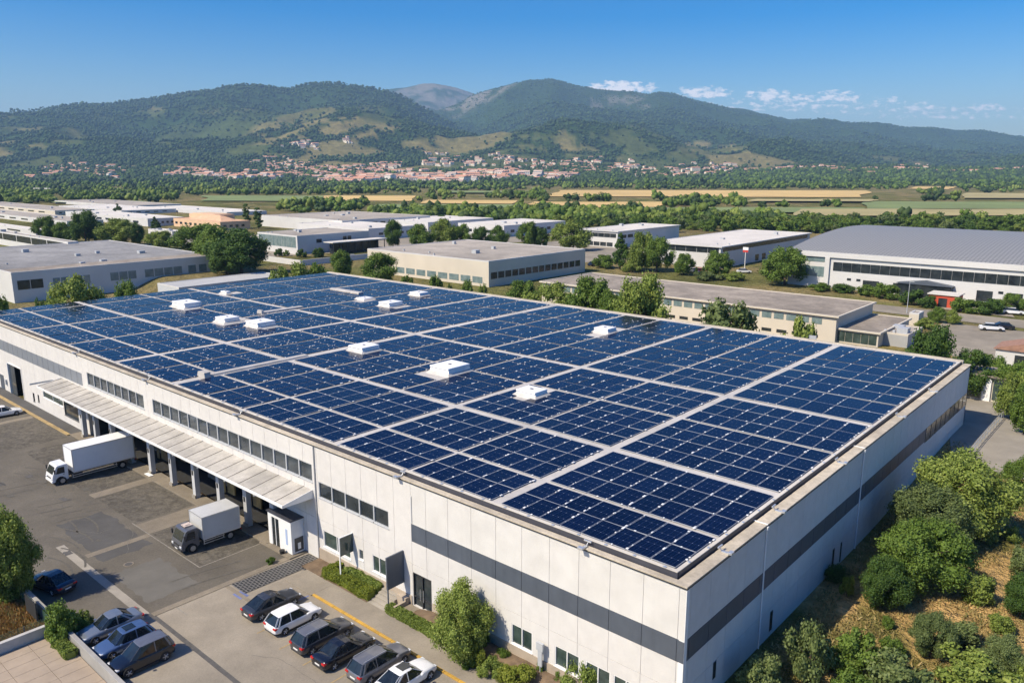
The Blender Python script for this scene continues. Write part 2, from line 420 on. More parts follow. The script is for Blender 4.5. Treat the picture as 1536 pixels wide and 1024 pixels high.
def cloud(q, y, w, h, seed, dens):
    t0 = (q - 768) / 1211.0; e0 = float(elev_tan(y)); 
    ww = w / 1211.0; hh = h / 1183.0
    a = wm('DIVIDE', wm('SUBTRACT', tq, t0), ww); b = wm('DIVIDE', wm('SUBTRACT', te, e0), hh)
    bn = wm('MULTIPLY', b, 1.0)
    low = wm('MULTIPLY', wm('LESS_THAN', b, 0.0), 1.6)
    b2 = wm('MULTIPLY', wm('MULTIPLY', b, b), wm('ADD', 1.0, low))
    d = wm('SUBTRACT', 1.0, wm('ADD', wm('MULTIPLY', a, a), b2))
    return wm('MAXIMUM', wm('MULTIPLY', d, dens), 0.0)
acc = None
for c in [(925, 134, 70, 15, 1, 1.3), (1048, 141, 52, 14, 2, 1.1), (1118, 143, 14, 10, 11, .9), (1150, 145, 42, 15, 3, 1.1), (1190, 150, 60, 12, 8, .8), (1245, 146, 46, 12, 4, 1.0), (1372, 162, 46, 13, 5, .8), (1468, 162, 44, 9, 6, .85), (1320, 151, 34, 7, 7, .8), (1210, 160, 240, 20, 9, .62), (1420, 172, 200, 18, 10, .55)]:
    k = cloud(*c); acc = k if acc is None else wm('MAXIMUM', acc, k)
mp = nt.nodes.new('ShaderNodeCombineXYZ'); nt.links.new(wm('MULTIPLY', tq, 85.0), mp.inputs[0]); nt.links.new(wm('MULTIPLY', te, 190.0), mp.inputs[1])
nz = nt.nodes.new('ShaderNodeTexNoise'); nz.inputs['Scale'].default_value = 1.0; nz.inputs['Detail'].default_value = 7; nz.inputs['Roughness'].default_value = .6
nt.links.new(mp.outputs[0], nz.inputs['Vector'])
shape = wm('MULTIPLY', wm('SUBTRACT', wm('ADD', wm('MULTIPLY', acc, .8), wm('MULTIPLY', nz.outputs[0], 2.9)), 1.85), 2.0)
shape = wm('MINIMUM', wm('MAXIMUM', shape, 0.0), .88)
shape = wm('MULTIPLY', shape, wm('MINIMUM', wm('MULTIPLY', acc, 3.5), 1.0))
mx = nt.nodes.new('ShaderNodeMixRGB'); nt.links.new(shape, mx.inputs[0])
hs = nt.nodes.new('ShaderNodeHueSaturation'); hs.inputs['Saturation'].default_value = 1.85; hs.inputs['Value'].default_value = 1.0; hs.inputs['Hue'].default_value = .512
nt.links.new(sky.outputs[0], hs.inputs['Color'])
nt.links.new(hs.outputs[0], mx.inputs[1]); mx.inputs[2].default_value = (8.6, 8.2, 8.3, 1)
nt.links.new(mx.outputs[0], bg.inputs[0])
SC.view_settings.view_transform = 'Standard'; SC.view_settings.look = 'None'; SC.view_settings.exposure = .42; SC.view_settings.gamma = 1
SC.cycles.max_bounces = 6; SC.cycles.diffuse_bounces = 2; SC.cycles.glossy_bounces = 2; SC.cycles.transmission_bounces = 3; SC.cycles.volume_bounces = 0
SC.cycles.use_denoising = True; SC.cycles.use_adaptive_sampling = True; SC.cycles.adaptive_threshold = .02
SC.cycles.sample_clamp_indirect = 6

# ------------------------------------------------------------------ ground
def field_list():
    # photo bands of the plain: x0, x1, y_top, y_bottom, colour (0 gold, 1 green, 2 pale straw)
    return [(415, 612, 294, 301.5, 0), (636, 770, 300.5, 306, 0), (785, 988, 303.5, 312, 0), (825, 1292, 286, 296, 0), (1365, 1424, 280.5, 284, 0),
            (300, 470, 294.5, 303, 1), (1290, 1560, 304, 315, 1), (960, 1285, 313.5, 321, 1), (1180, 1560, 316, 326, 2), (1440, 1570, 291, 299, 2), (560, 760, 309, 314, 1), (80, 210, 303, 306, 1), (1120, 1300, 301.5, 304.5, 2), (650, 780, 288, 291, 1)]
FIELDS = field_list()
HF = [(540, 184, 62, 8), (505, 196, 30, 8), (575, 192, 25, 6), (440, 205, 25, 5), (232, 168, 24, 8), (84, 238, 48, 7), (10, 232, 16, 5), (277, 226, 20, 4), (60, 220, 22, 4), (115, 213, 30, 4), (650, 226, 18, 10), (700, 222, 18, 5), (836, 208, 55, 9), (876, 224, 45, 5), (932, 210, 26, 7), (1013, 236, 30, 6), (1043, 219, 30, 8), (1100, 225, 30, 6), (1164, 244, 22, 5), (800, 222, 30, 6), (960, 226, 25, 6), (545, 203, 28, 4), (405, 232, 22, 3), (30, 248, 25, 3), (240, 216, 25, 4), (1240, 250, 40, 4), (860, 236, 30, 4), (640, 253, 30, 3)]
def fieldmask(x, y):
    z = terrain(x, y); X, Y = w2cam(x, y); q = z - HC
    f = np.maximum(ct * Y - st * q, 1); px = 768 + FPX * X / f; py = 512 - FPX * (st * Y + ct * q) / f
    n = fbm(x / 45, y / 45, 5, 5)
    m = np.zeros_like(px)
    for (a, b, w, h) in HF:
        d = 1 - ((px - a) / w) ** 2 - ((py - b) / h) ** 2
        m = np.maximum(m, ss(.1, .3, d * .8 + (n - .5) * 3.2))
    X, Y = w2cam(x, y)
    low = ss(5000, 3200, Y) * ss(0, 1, (fbm(x / 230 + 7, y / 230, 4, 21) - .56) * 14)
    m = np.maximum(m, low * ss(1800, 2100, Y) * .9)
    return np.clip(m, 0, 1), px, py
def build_ground():
    rs = [7.]
    while rs[-1] < 1850: rs.append(rs[-1] * 1.026)
    while rs[-1] < 12400: rs.append(rs[-1] * 1.0115)
    rs = np.array(rs)
    q1 = np.linspace(-72, 72, 660) ; az = np.sign(q1) * (np.abs(q1) / 72) ** 1.25 * R(74)
    rr, aa = np.meshgrid(rs, az, indexing='ij')
    Y = rr * np.cos(aa); X = rr * np.sin(aa)
    x, y = cam2w(X.ravel(), Y.ravel()); z = terrain(x, y)
    na = len(az); nr = len(rs)
    idx = np.arange(nr * na).reshape(nr, na)
    F = np.stack([idx[:-1, :-1], idx[:-1, 1:], idx[1:, 1:], idx[1:, :-1]], -1).reshape(-1, 4)[:, ::-1]
    Xc, Yc = w2cam(x, y); r = np.hypot(Xc, Yc)
    fm, px, py = fieldmask(x, y)
    n = fbm(x / 35, y / 35, 4, 8)
    # land cover: near dry grass and lawn, plain meadow, hill forest, clearings, bare rock
    hue = fbm(x / 400, y / 400, 3, 31)
    col = np.zeros((len(x), 4)); col[:, 3] = 1
    grass = np.array([.16, .15, .05]); dry = np.array([.46, .31, .14]); meadow = np.array([.17, .17, .06]); forest = np.array([.036, .070, .020]); straw = np.array([.235, .20, .085]); green = np.array([.095, .12, .038]); rock = np.array([.22, .205, .175])
    mixn = ss(.42, .58, fbm(x / 5, y / 5, 4, 2))[:, None]
    near = dry * mixn + grass * (1 - mixn)
    mid = meadow * (.7 + .6 * n[:, None]); dm = ss(.45, .6, fbm(x / 22, y / 22, 4, 19))[:, None]; mid = mid * (1 - dm) + np.array([.27, .22, .11]) * dm
    w = ss(110, 190, r)[:, None]; c = near * (1 - w) + mid * w
    w = ss(1750, 2050, r)[:, None]; c = c * (1 - w) + forest * (.8 + .4 * n[:, None]) * w
    fcol = straw * ss(.42, .58, hue)[:, None] + green * (1 - ss(.42, .58, hue)[:, None])
    fcol = fcol * (.75 + .5 * fbm(x / 25, y / 60, 3, 77))[:, None]
    c = c * (1 - fm[:, None]) + fcol * fm[:, None]
    rk = ss(8500, 9000, r) * ss(.46, .58, fbm(x / 160, y / 160, 5, 91)) * .8
    rk = np.maximum(rk, ss(6500, 6800, r) * ss(800, 740, px) * ss(.5, .56, fbm(x / 160, y / 160, 4, 92)))
    rk = np.maximum(rk, ss(5800, 6100, r) * (np.abs(px - 930) < 45) * ss(30, 15, np.abs(py - 165)) * ss(.53, .6, fbm(x / 90, y / 90, 4, 93)) * .7)
    c = c * (1 - rk[:, None]) + rock * rk[:, None]
    col[:, :3] = c
    m, nt, b, out = nodes('land_cover'); L = nt.links.new
    at = nt.nodes.new('ShaderNodeAttribute'); at.attribute_name = 'cover'
    tc = nt.nodes.new('ShaderNodeTexCoord')
    n1 = N(nt, 'ShaderNodeTexNoise', Scale=.9, Detail=8.0, Roughness=.7); L(tc.outputs['Object'], n1.inputs['Vector'])
    n2 = N(nt, 'ShaderNodeTexNoise', Scale=.035, Detail=8.0, Roughness=.75); L(tc.outputs['Object'], n2.inputs['Vector'])
    r1 = ramp(nt, n1.outputs[0], [(.3, (.55, .6, .5)), (.7, (1.3, 1.25, 1.2))]); r2 = ramp(nt, n2.outputs[0], [(.35, (.6, .62, .6)), (.65, (1.25, 1.22, 1.2))])
    s = at.outputs['Color']
    for q in (r1, r2):
        mxn = nt.nodes.new('ShaderNodeMixRGB'); mxn.blend_type = 'MULTIPLY'; mxn.inputs[0].default_value = 1; L(s, mxn.inputs[1]); L(q.outputs[0], mxn.inputs[2]); s = mxn.outputs[0]
    L(s, b.inputs['Base Color']); b.inputs['Roughness'].default_value = 1; b.inputs['Specular IOR Level'].default_value = .1
    bp = N(nt, 'ShaderNodeBump', Strength=.5, Distance=.3); L(n1.outputs[0], bp.inputs['Height'])
    bp2 = N(nt, 'ShaderNodeBump', Strength=.8, Distance=9.0); L(n2.outputs[0], bp2.inputs['Height']); L(bp.outputs[0], bp2.inputs['Normal']); L(bp2.outputs[0], b.inputs['Normal'])
    o = arrays('ground', np.stack([x, y, z], 1), F, m, smooth=True)
    ca = o.data.color_attributes.new('cover', 'FLOAT_COLOR', 'POINT'); ca.data.foreach_set('color', col.astype(np.float32).ravel())
    props(o, kind='structure')
build_ground()
M_gold = mat('ripe_wheat', (.60, .42, .16), .95, .12, .02, stain=.15, detail=8)
M_green = mat('green_crop', (.19, .24, .08), .95, .2, .02, stain=.2, detail=8)
M_straw = mat('straw_field', (.40, .34, .15), .95, .15, .02, stain=.25, detail=8)
for i, (x0, x1, yt, yb, c) in enumerate(FIELDS):
    k = cast([x0, x1, x1 + 12, x0 + 12], [yb, yb + .6, yt + .5, yt])
    drape('field', list(zip(k[0], k[1])), [M_gold, M_green, M_straw][c], (24, 8), .4 + i * .12, jag=24, seed=i)

# haze: thin even air inside one closed box, ground included
hb = MB(); hb.box(-14500, 14500, -1500, 14500, -12, 905)
m, nt2, b2, out2 = nodes('thin_haze'); nt2.nodes.remove(b2)
pv = nt2.nodes.new('ShaderNodeVolumePrincipled'); pv.inputs['Color'].default_value = (.40, .66, 1, 1); pv.inputs['Density'].default_value = 8.6e-5; pv.inputs['Anisotropy'].default_value = .0
nt2.links.new(pv.outputs[0], out2.inputs['Volume'])
HAZE = hb.build('haze', m); props(HAZE, kind='stuff')
# ------------------------------------------------------------------ main warehouse
L_, D_, ZW = 129.5, 69.4, 10.68
ZD = 11.08          # roof deck
WH = empty('solar_warehouse', (0, 0, 0), 0, 'huge pale concrete warehouse with grey band, its flat roof covered in solar panels', 'warehouse')
Z0, Z1 = 5.82, 7.28     # grey band
def cells(a0, a1, cuts, z0, z1, zc, holes):
    """split a wall strip into panels at the joints, leaving the openings out"""
    A = sorted({a0, a1, *[c for c in cuts if a0 < c < a1], *[h[0] for h in holes], *[h[1] for h in holes]})
    Zs = sorted({z0, z1, *[c for c in zc if z0 < c < z1], *[h[2] for h in holes], *[h[3] for h in holes]})
    A = [a for a in A if a0 <= a <= a1]; Zs = [z for z in Zs if z0 <= z <= z1]
    for i in range(len(A) - 1):
        for j in range(len(Zs) - 1):
            ca, cz = (A[i] + A[i + 1]) / 2, (Zs[j] + Zs[j + 1]) / 2
            if any(h[0] < ca < h[1] and h[2] < cz < h[3] for h in holes): continue
            yield A[i], A[i + 1], Zs[j], Zs[j + 1], A[i] in cuts, A[i + 1] in cuts, Zs[j] in zc, Zs[j + 1] in zc
def front_skin(mb, a0, a1, cuts, z0, z1, zc, holes=(), mi=0, mi2=None, y0=0.0, g=.014):
    for x0, x1, s0, s1, l, r_, b, t in cells(a0, a1, cuts, z0, z1, zc, holes):
        mb.box(-x1, -x0, y0 + .03, y0 + .34, s0, s1, mi)
        m = mi if mi2 is None or s0 < 7 else mi2
        X0, X1 = -x1 + (g if r_ else 0), -x0 - (g if l else 0)
        S0, S1 = s0 + (g if b else 0), s1 - (g if t else 0)
        mb.add([(X0, y0, S0), (X1, y0, S0), (X1, y0, S1), (X0, y0, S1), (X0, y0 + .031, S0), (X1, y0 + .031, S0), (X1, y0 + .031, S1), (X0, y0 + .031, S1)],
               [(0, 1, 2, 3), (1, 5, 6, 2), (0, 4, 5, 1)[::-1], (0, 3, 7, 4), (3, 2, 6, 7)], m)
# joints of the front panels
cutsA = [0.45 + 2.385 * k for k in range(0, 10)] + [23.6 + 2.03 * k for k in range(0, 54)]
cutsA = [c for c in cutsA if c < L_]
zj = [3.92, Z0, Z1]
office_win = [(26.3 + 1.87 * k, 26.3 + 1.87 * (k + 1), 6.0, 7.48) for k in range(5)]
mid_win = [(36.5 + 2.033 * k, 36.5 + 2.033 * (k + 1), 7.15, 8.82) for k in range(15)]
far_win = [(69.2 + 2.0 * k, 69.2 + 2.0 * (k + 1), 7.1, 8.8) for k in range(8)]
ground_win = [(2.9, 4.75, 1.45, 2.98), (5.0, 6.9, 1.45, 2.98), (7.42, 9.45, 1.5, 3.0), (11.4, 13.3, 1.5, 3.05), (15.6, 18.2, 1.5, 3.05), (26.85, 28.55, 1.55, 3.05), (31.5, 35.3, 1.5, 3.05)]
small_win = [(29.75, 30.35, 2.0, 2.95)]
entr = (21.45, 23.55, .45, 3.25)
holes = []
def span(ws): return (ws[0][0], ws[-1][1], ws[0][2], ws[0][3])
hol_front = [span(office_win), span(mid_win), span(far_win), *ground_win, *small_win, entr]
DOCK0, DOCK1, DOCKZ = 42.3, 86.3, 4.5
hol_front += [(DOCK0, DOCK1, 0, DOCKZ), (110.6, 116.4, -.2, 4.85), (89.7, 94.6, 1.15, 3.2), (94.9, 102.3, 2.15, 3.1), (104.1, 104.7, 1.0, 2.1), (106.0, 106.7, .7, 2.0)]
w1 = MB()
# part right of the band's end: panels around the grey band
front_skin(w1, 0.02, 23.6, cutsA, .0, Z0, zj, hol_front)
w1.build('front_wall', M_wall, WH)
w2 = MB(); front_skin(w2, 0.02, 23.6, cutsA, Z1, ZW, [Z1], [])
w2.build('fluted_wall', M_flute, WH)
w3 = MB(); front_skin(w3, 23.6, 86.9, cutsA, -.15, ZW, [3.92], hol_front); w3.build('front_wall', M_wall, WH)
w4 = MB(); front_skin(w4, 86.9, L_, cutsA, -.15, 6.62, [4.9], hol_front); front_skin(w4, 86.9, L_, cutsA, 8.3, ZW, [], []); w4.build('front_wall', M_wall, WH)
b1 = MB(); front_skin(b1, -.012, 23.6, cutsA, Z0, Z1, [Z0, Z1], [], y0=-.012, g=.035); b1.build('grey_band', M_band, WH)
b2 = MB(); front_skin(b2, 86.9, L_, cutsA, 6.62, 8.3, [6.62, 8.3], [], y0=-.012, g=.035); b2.build('grey_band', mat('far_grey_band', (.20, .22, .25), .5, .06, .8), WH)
def rskin(mb, b0, b1, cuts, z0, z1, zc, holes=(), x0=0.0, g=.014):
    for y0, y1, s0, s1, l, r_, b, t in cells(b0, b1, cuts, z0, z1, zc, holes):
        mb.box(x0 - .34, x0 - .03, y0, y1, s0, s1)
        Y0, Y1 = y0 + (g if l else 0), y1 - (g if r_ else 0); S0, S1 = s0 + (g if b else 0), s1 - (g if t else 0)
        mb.add([(x0, Y0, S0), (x0, Y1, S0), (x0, Y1, S1), (x0, Y0, S1), (x0 - .031, Y0, S0), (x0 - .031, Y1, S0), (x0 - .031, Y1, S1), (x0 - .031, Y0, S1)],
               [(0, 1, 2, 3), (0, 4, 5, 1), (1, 5, 6, 2), (3, 2, 6, 7), (0, 3, 7, 4)])
cutsB = [2.4 * k + .6 for k in range(29)]
slots = [(3.95, 4.35, 2.7, 3.9), (12.5, 12.95, 1.95, 3.5), (24.7, 25.1, 1.75, 3.6), (26.55, 26.85, 1.7, 3.5)]
w5 = MB(); rskin(w5, .36, D_, cutsB, 0, Z0, [3.92], slots); w5.build('side_wall', M_wall, WH)
w6 = MB(); rskin(w6, .36, D_, cutsB, Z1, ZW, []); w6.build('side_wall', M_wall, WH)
w7 = MB(); rskin(w7, .32, 51.0, cutsB, Z0, Z1, [Z0, Z1], x0=.012, g=.03); w7.build('grey_band', M_band, WH)
w8 = MB()
for k in range(9):
    y0 = 51.05 + k * 2.03; w8.box(-.2, .02, y0, y0 + 1.98, Z0 - .12, Z1 + .02, 0)
wg = w8.build('window', M_glassb, WH)
f_ = MB()
for k in range(10): f_.box(-.2, .05, 51.0 + k * 2.03 - .03, 51.0 + k * 2.03 + .03, Z0 - .12, Z1 + .02)
f_.build('frame', M_darkmull, wg)
c_ = MB(); c_.box(-.34, .02, 0.001, .34, 0, ZW); c_.box(-.34, .004, -.004, .36, .0, Z0); c_.build('corner_post', M_white, WH)
w9 = MB(); w9.box(-L_, 0, D_ - .3, D_, 0, ZW); w9.build('back_wall', M_wall, WH)
w10 = MB(); w10.box(-L_, -L_ + .3, .4, D_ - .31, 0, ZW); w10.build('side_wall', M_wall, WH)
# plinth
pl = MB(); pl.box(-21.35, -3.2, -.07, -.002, .0, 1.42); pl.box(-36, -23.7, -.07, -.002, .0, 1.15); pl.build('plinth', M_plinth, WH)
# coping, gutter, fascia, deck
cp = MB()
cp.box(-L_ - .05, .05, -.06, .42, ZW, ZW + .10); cp.box(-.80, .05, .425, D_ + .05, ZW, ZW + .10)
cp.box(-L_ - .05, -.805, D_ - .55, D_ + .05, ZW + .012, ZW + .5); cp.box(-L_ - .05, -L_ + .5, .425, D_ - .555, ZW, ZW + .3)
cp.build('coping', M_coping, WH, bevel=.02)
tr = MB(); tr.box(-L_ - .07, .07, -.075, -.05, ZW - .06, ZW + .0); tr.box(.05, .072, -.05, D_ + .05, ZW - .06, ZW); tr.build('coping_trim', M_darkmull, WH)
fa = MB(); fa.box(-L_ + .5, -.92, .50, .62, ZW - .1, ZD + .02); fa.box(-1.0, -.90, .625, D_ - .6, ZW - .1, ZD + .02); fa.box(-L_ + .3, -.81, .42, .50, ZW - .15, ZW - .02); fa.box(-.90, -.81, .5, D_ - .6, ZW - .15, ZW - .02); fa.build('roof_fascia', M_fascia, WH)
dk = MB(); dk.box(-L_ + .5, -1.0, .62, D_ - .56, ZD - .3, ZD); dk.build('roof', M_deck, WH)
# ledge cap with its clips
lc = MB(); lc.box(-L_ + .5, -.93, .52, .80, ZD + .021, ZD + .07); lc.box(-1.19, -.915, .805, D_ - .7, ZD + .021, ZD + .07)
lc.build('ledge_cap', mat('ledge_cap', (.60, .56, .49), .8, .08, .8, stain=.15), WH, bevel=.01)
cl = MB()
for k in range(60):
    x = -1.8 - 2.1 * k; cl.box(x - .09, x + .09, .50, .68, ZD + .071, ZD + .12)
for k in range(28):
    y = 2 + 2.4 * k; cl.box(-1.06, -.9, y - .1, y + .1, ZD + .071, ZD + .13)
cl.build('edge_clip', M_alu, WH)['kind'] = 'stuff'
# lights and vents fixed along the coping
def edge_fitting(x, y, rz):
    t = MB(); t.box(-.1, .1, -.4, .12, 0, .1); t.box(-.2, .2, -.62, -.35, .05, .2); t.tube((0, .1, .05), (0, .35, .3), .03)
    t.box(-.28, .28, .2, .3, .28, .38)
    o = t.build('coping_fitting', M_alu, WH, (x, y, ZW + .1), rz, bevel=.02); return o
for (x, y, rz) in [(-24.8, .1, 0), (-7.2, .1, 0), (-48.5, .15, 0), (-68, .15, 0), (-88, .15, 0), (-.35, 5.2, R(90)), (-.35, 13.2, R(90)), (-.35, 25.4, R(90)), (-.35, 41.5, R(90)), (-.35, 53, R(90))]: edge_fitting(x, y, rz)
for y in (10.7, 30.3):
    t = MB(); t.tube((.06, y, 1.3), (.06, y, 10.55), .055); t.box(.0, .16, y - .12, y + .12, 10.4, 10.66); t.box(-.95, .1, y - .04, y + .04, ZW + .11, ZW + .17); t.build('downpipe', M_white, WH)
t = MB(); t.tube((-36.05, -.08, 0), (-36.05, -.08, 10.6), .06); t.build('downpipe', M_alu, WH)
t = MB(); t.tube((-23.5, -.05, 7.4), (-23.5, -.05, 9.6), .03); t.build('cable', M_white, WH)
# ---- windows: frame + pane
def front_window(a0, a1, z0, z1, pane, mull=M_mull, fr=.06, split=0, depth=.12, sill=True, name='window'):
    t = MB(); y0, y1 = .02, .02 + depth
    t.box(-a1, -a0, y0, y1, z0, z0 + fr); t.box(-a1, -a0, y0, y1, z1 - fr, z1); t.box(-a1, -a1 + fr, y0, y1, z0 + fr, z1 - fr); t.box(-a0 - fr, -a0, y0, y1, z0 + fr, z1 - fr)
    if split:
        c = -(a0 + a1) / 2; t.box(c - fr / 2, c + fr / 2, y0 + .005, y1, z0 + fr, z1 - fr)
    if sill: t.box(-a1 - .05, -a0 + .05, -.06, .019, z0 - .06, z0 - .003)
    f = t.build(name, mull, WH)
    q = MB(); q.add([(-a1 + fr * .5, y1 - .02, z0 + fr * .5), (-a0 - fr * .5, y1 - .02, z0 + fr * .5), (-a0 - fr * .5, y1 - .02, z1 - fr * .5), (-a1 + fr * .5, y1 - .02, z1 - fr * .5)], [(0, 1, 2, 3)])
    q.build('pane', pane, f, recalc=False); return f
for w in office_win: front_window(*w, M_glass, fr=.07)
for w in mid_win + far_win: front_window(*w, M_glassw, fr=.08)
for w in ground_win: front_window(*w, M_glassg, M_white, fr=.07, split=1)
for w in small_win: front_window(*w, M_glassw, M_white, fr=.05)
front_window(89.7, 94.6, 1.15, 3.2, M_glass, M_darkmull); front_window(94.9, 102.3, 2.15, 3.1, M_glassg, M_white, split=1)
front_window(104.1, 104.7, 1.0, 2.1, M_glass, M_darkmull); front_window(106.0, 106.7, .7, 2.0, M_glass, M_darkmull)
for (b0, b1_, z0, z1) in slots:
    t = MB(); t.box(-.12, .02, b0, b1_, z0, z1); o = t.build('window', M_darkmull, WH)
    t = MB(); t.box(.02, .026, b0 + .05, b1_ - .05, z0 + .06, z1 - .06); t.build('pane', M_glass, o)
# entrance: two tall glass leaves in a dark frame, wing screens, steps
a0, a1, z0, z1 = entr
t = MB()
for x in (-a1, -(a0 + a1) / 2 - .04, -a0 - .08): t.box(x, x + .08, .0, .12, z0, z1)
t.box(-a1 + .08, -a0 - .08, .004, .115, z1 - .1, z1); t.box(-a1 + .08, -a0 - .08, .004, .115, 1.2, 1.28)
d = t.build('door', M_darkmull, WH); t = MB(); t.box(-a1 + .04, -a0 - .04, .13, .16, z0, z1 - .03); t.build('pane', M_glass, d)
t = MB(); t.box(-22.35, -22.31, -.08, -.04, 1.1, 2.1); t.box(-22.7, -22.66, -.08, -.04, 1.1, 2.1); t.build('handle', M_alu, d)
t = MB(); t.box(-24.72, -24.58, -1.75, -.002, 2.0, 4.72); t.box(-24.70, -24.60, -1.70, -1.62, 0, 2.0); t.build('wing_screen', M_band, WH, bevel=.01)
t = MB(); t.box(-31.13, -31.08, -1.35, -.01, 2.45, 4.1); o = t.build('glass_fin', M_glassg, WH)
t = MB(); t.box(-31.16, -31.05, -1.42, -1.35, .2, 4.15); t.box(-31.16, -31.05, -1.35, -.0, 4.1, 4.15); t.build('frame', M_white, o)
t = MB()
for k in range(5): t.box(-27.0, -25.1, -1.75 + k * .36, -.02 if k else -.02, .04 + k * .14, .04 + (k + 1) * .14 - .002 * (4 - k))
st_ = MB()
for k in range(5): st_.box(-27.0, -25.0, -1.85 + k * .36, -1.85 + (k + 1) * .36 - .001, 0, .14 * (k + 1))
st_.build('steps', M_kerbstone, WH, bevel=.01)
t = MB(); t.box(-23.9, -21.2, -1.4, -.08, 0, .42); t.build('entrance_landing', M_conc2, WH, bevel=.01)
t = MB(); t.box(-25.0, -23.95, -.5, -.08, 0, 1.0, 0); t.box(-24.15, -23.95, -1.6, -.5, 0, .75); t.build('stair_wall', M_plinth, WH, bevel=.01)
# canopy over the docks: thin sheet roof with standing seams, white edge, gable ends
cz0, cz1 = 5.92, 6.42
cn = MB(); cn.prism([(-3.05, cz0), (0, cz1), (0, cz1 - .09), (-3.05, cz0 - .09)], 'x', -94.2, -36.6)
can = cn.build('canopy', M_canopy, WH)
se = MB()
for k in range(29):
    x = -37.9 - k * 2.0
    se.prism([(-3.05, cz0 + .001), (-.01, cz1 + .001), (-.01, cz1 + .035), (-3.05, cz0 + .035)], 'x', x - .028, x + .028)
se.build('seam', mat('canopy_seam', (.20, .185, .16), .8, .1, 1), can)['kind'] = 'stuff'
ed = MB(); ed.box(-94.25, -36.55, -3.13, -3.051, cz0 - .2, cz0 + .05)
ed.prism([(-3.05, cz0 - .2), (-3.05, cz0 + .05), (-.01, cz1 + .05), (-.01, cz0 - .25)], 'x', -36.6, -36.54)
ed.prism([(-3.05, cz0 - .2), (-3.05, cz0 + .05), (-.01, cz1 + .05), (-.01, cz0 - .25)], 'x', -94.26, -94.2)
ed.build('fascia', M_white, can)
so = MB(); so.box(-94.1, -36.7, -2.9, -.05, cz0 - .3, cz0 - .2)
for k in range(12): so.box(-41.4 - k * 5.1 - .1, -41.4 - k * 5.1 + .1, -2.95, -.06, cz0 - .5, cz0 - .3)
so.build('canopy_soffit', M_mull, can)
# pillars between the dock bays, each with its small black plate
pill = [42.0, 46.7, 51.8, 56.9, 62.0, 67.1, 72.2, 77.3, 82.2, 86.2]
M_pillar = mat('pillar_grey', (.50, .51, .52), .7, .06, 1, stain=.15)
for i, a in enumerate(pill):
    t = MB(); t.box(-a - .30, -a + .30, -.95, -.42, .0, cz0 - .31)
    o = t.build('pillar', M_pillar, WH, bevel=.02)
    t = MB(); t.box(-a - .14, -a + .14, -.99, -.951, 2.7, 3.2); t.build('number_plate', M_darkmull, o)
    t = MB(); t.box(-a - .36, -a + .36, -1.08, -.951, .0, .5); t.build('bumper', M_kerbstone, o)
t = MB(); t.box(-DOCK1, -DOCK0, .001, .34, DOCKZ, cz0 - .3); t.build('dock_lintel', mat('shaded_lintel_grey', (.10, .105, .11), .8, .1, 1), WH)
# bays: recessed, each with its own door or stacked goods behind
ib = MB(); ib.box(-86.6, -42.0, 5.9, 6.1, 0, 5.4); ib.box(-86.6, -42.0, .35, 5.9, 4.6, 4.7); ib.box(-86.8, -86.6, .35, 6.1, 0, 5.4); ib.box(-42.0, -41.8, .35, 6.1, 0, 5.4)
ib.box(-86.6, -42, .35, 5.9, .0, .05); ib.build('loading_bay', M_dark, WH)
M_door1 = mat('brown_door', (.26, .18, .09), .7, .2, .8); M_door2 = mat('grey_roller_door', (.16, .16, .15), .6, .15, .8); M_door3 = mat('ochre_door', (.42, .29, .11), .7, .25, .8)
for i in range(len(pill) - 1):
    l, r = pill[i] + .42, pill[i + 1] - .42
    kind = [2, 3, 3, 1, 0, 2, 1, 2, 1][i]
    if kind == 0: continue
    m = {1: M_door2, 2: M_door1, 3: M_door3}[kind]
    t = MB()
    if kind == 1:
        for k in range(14): t.box(-r, -l, 3.0 + (k % 2) * .03, 3.12, .06 + k * .3, .06 + (k + 1) * .3 - .03)
    else:
        t.box(-r + (r - l) * .15, -r + (r - l) * .5, 2.2, 2.35, .06, 4.2); t.box(-l - (r - l) * .3, -l - .05, 3.4, 3.5, .06, 4.2)
        t.box(-r + .02, -r + (r - l) * .13, 2.0, 2.1, .06, 4.3)
    o = t.build('dock_door', m, WH)
    if kind != 1:
        t = MB(); t.box(-r + (r - l) * .17, -r + (r - l) * .3, 2.18, 2.199, .3, 3.9); t.build('panel_trim', M_yelpale, o)
    t = MB(); t.box(-r, -l, .36, .46, 4.05, 4.5); t.build('door_header', M_darkmull, o)
# big door at the far end, standing partly open
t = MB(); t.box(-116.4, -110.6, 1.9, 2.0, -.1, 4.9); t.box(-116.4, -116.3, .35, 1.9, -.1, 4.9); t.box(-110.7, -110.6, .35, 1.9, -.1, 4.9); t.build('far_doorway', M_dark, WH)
t = MB(); t.box(-116.3, -113.9, .1, .2, -.05, 4.8); o = t.build('sliding_door', M_glassw, WH)
t = MB(); t.box(-116.45, -116.3, -.12, .3, -.05, 4.95); t.box(-116.3, -110.6, -.06, .0, 4.85, 5.05); t.box(-110.6, -110.45, -.06, .3, -.05, 4.9); t.build('frame', M_white, o)
t = MB(); t.box(-120.9, -119.2, -.05, -.002, .0, 2.4); t.build('door', M_band, WH); t = MB(); t.box(-118.2, -117.7, -.25, -.002, 1.2, 2.0); t.build('wall_box', M_mull, WH)
# small wall fittings
t = MB(); t.box(-10.55, -10.2, -.45, -.35, 1.2, 2.4); t.tube((-10.37, -.4, 0), (-10.37, -.4, 1.4), .04); t.box(-10.65, -10.1, -.5, -.3, 2.4, 2.95); props(t.build('sign_post', M_mull, None), 'thin post with small box standing between two low windows of the front wall', 'post')

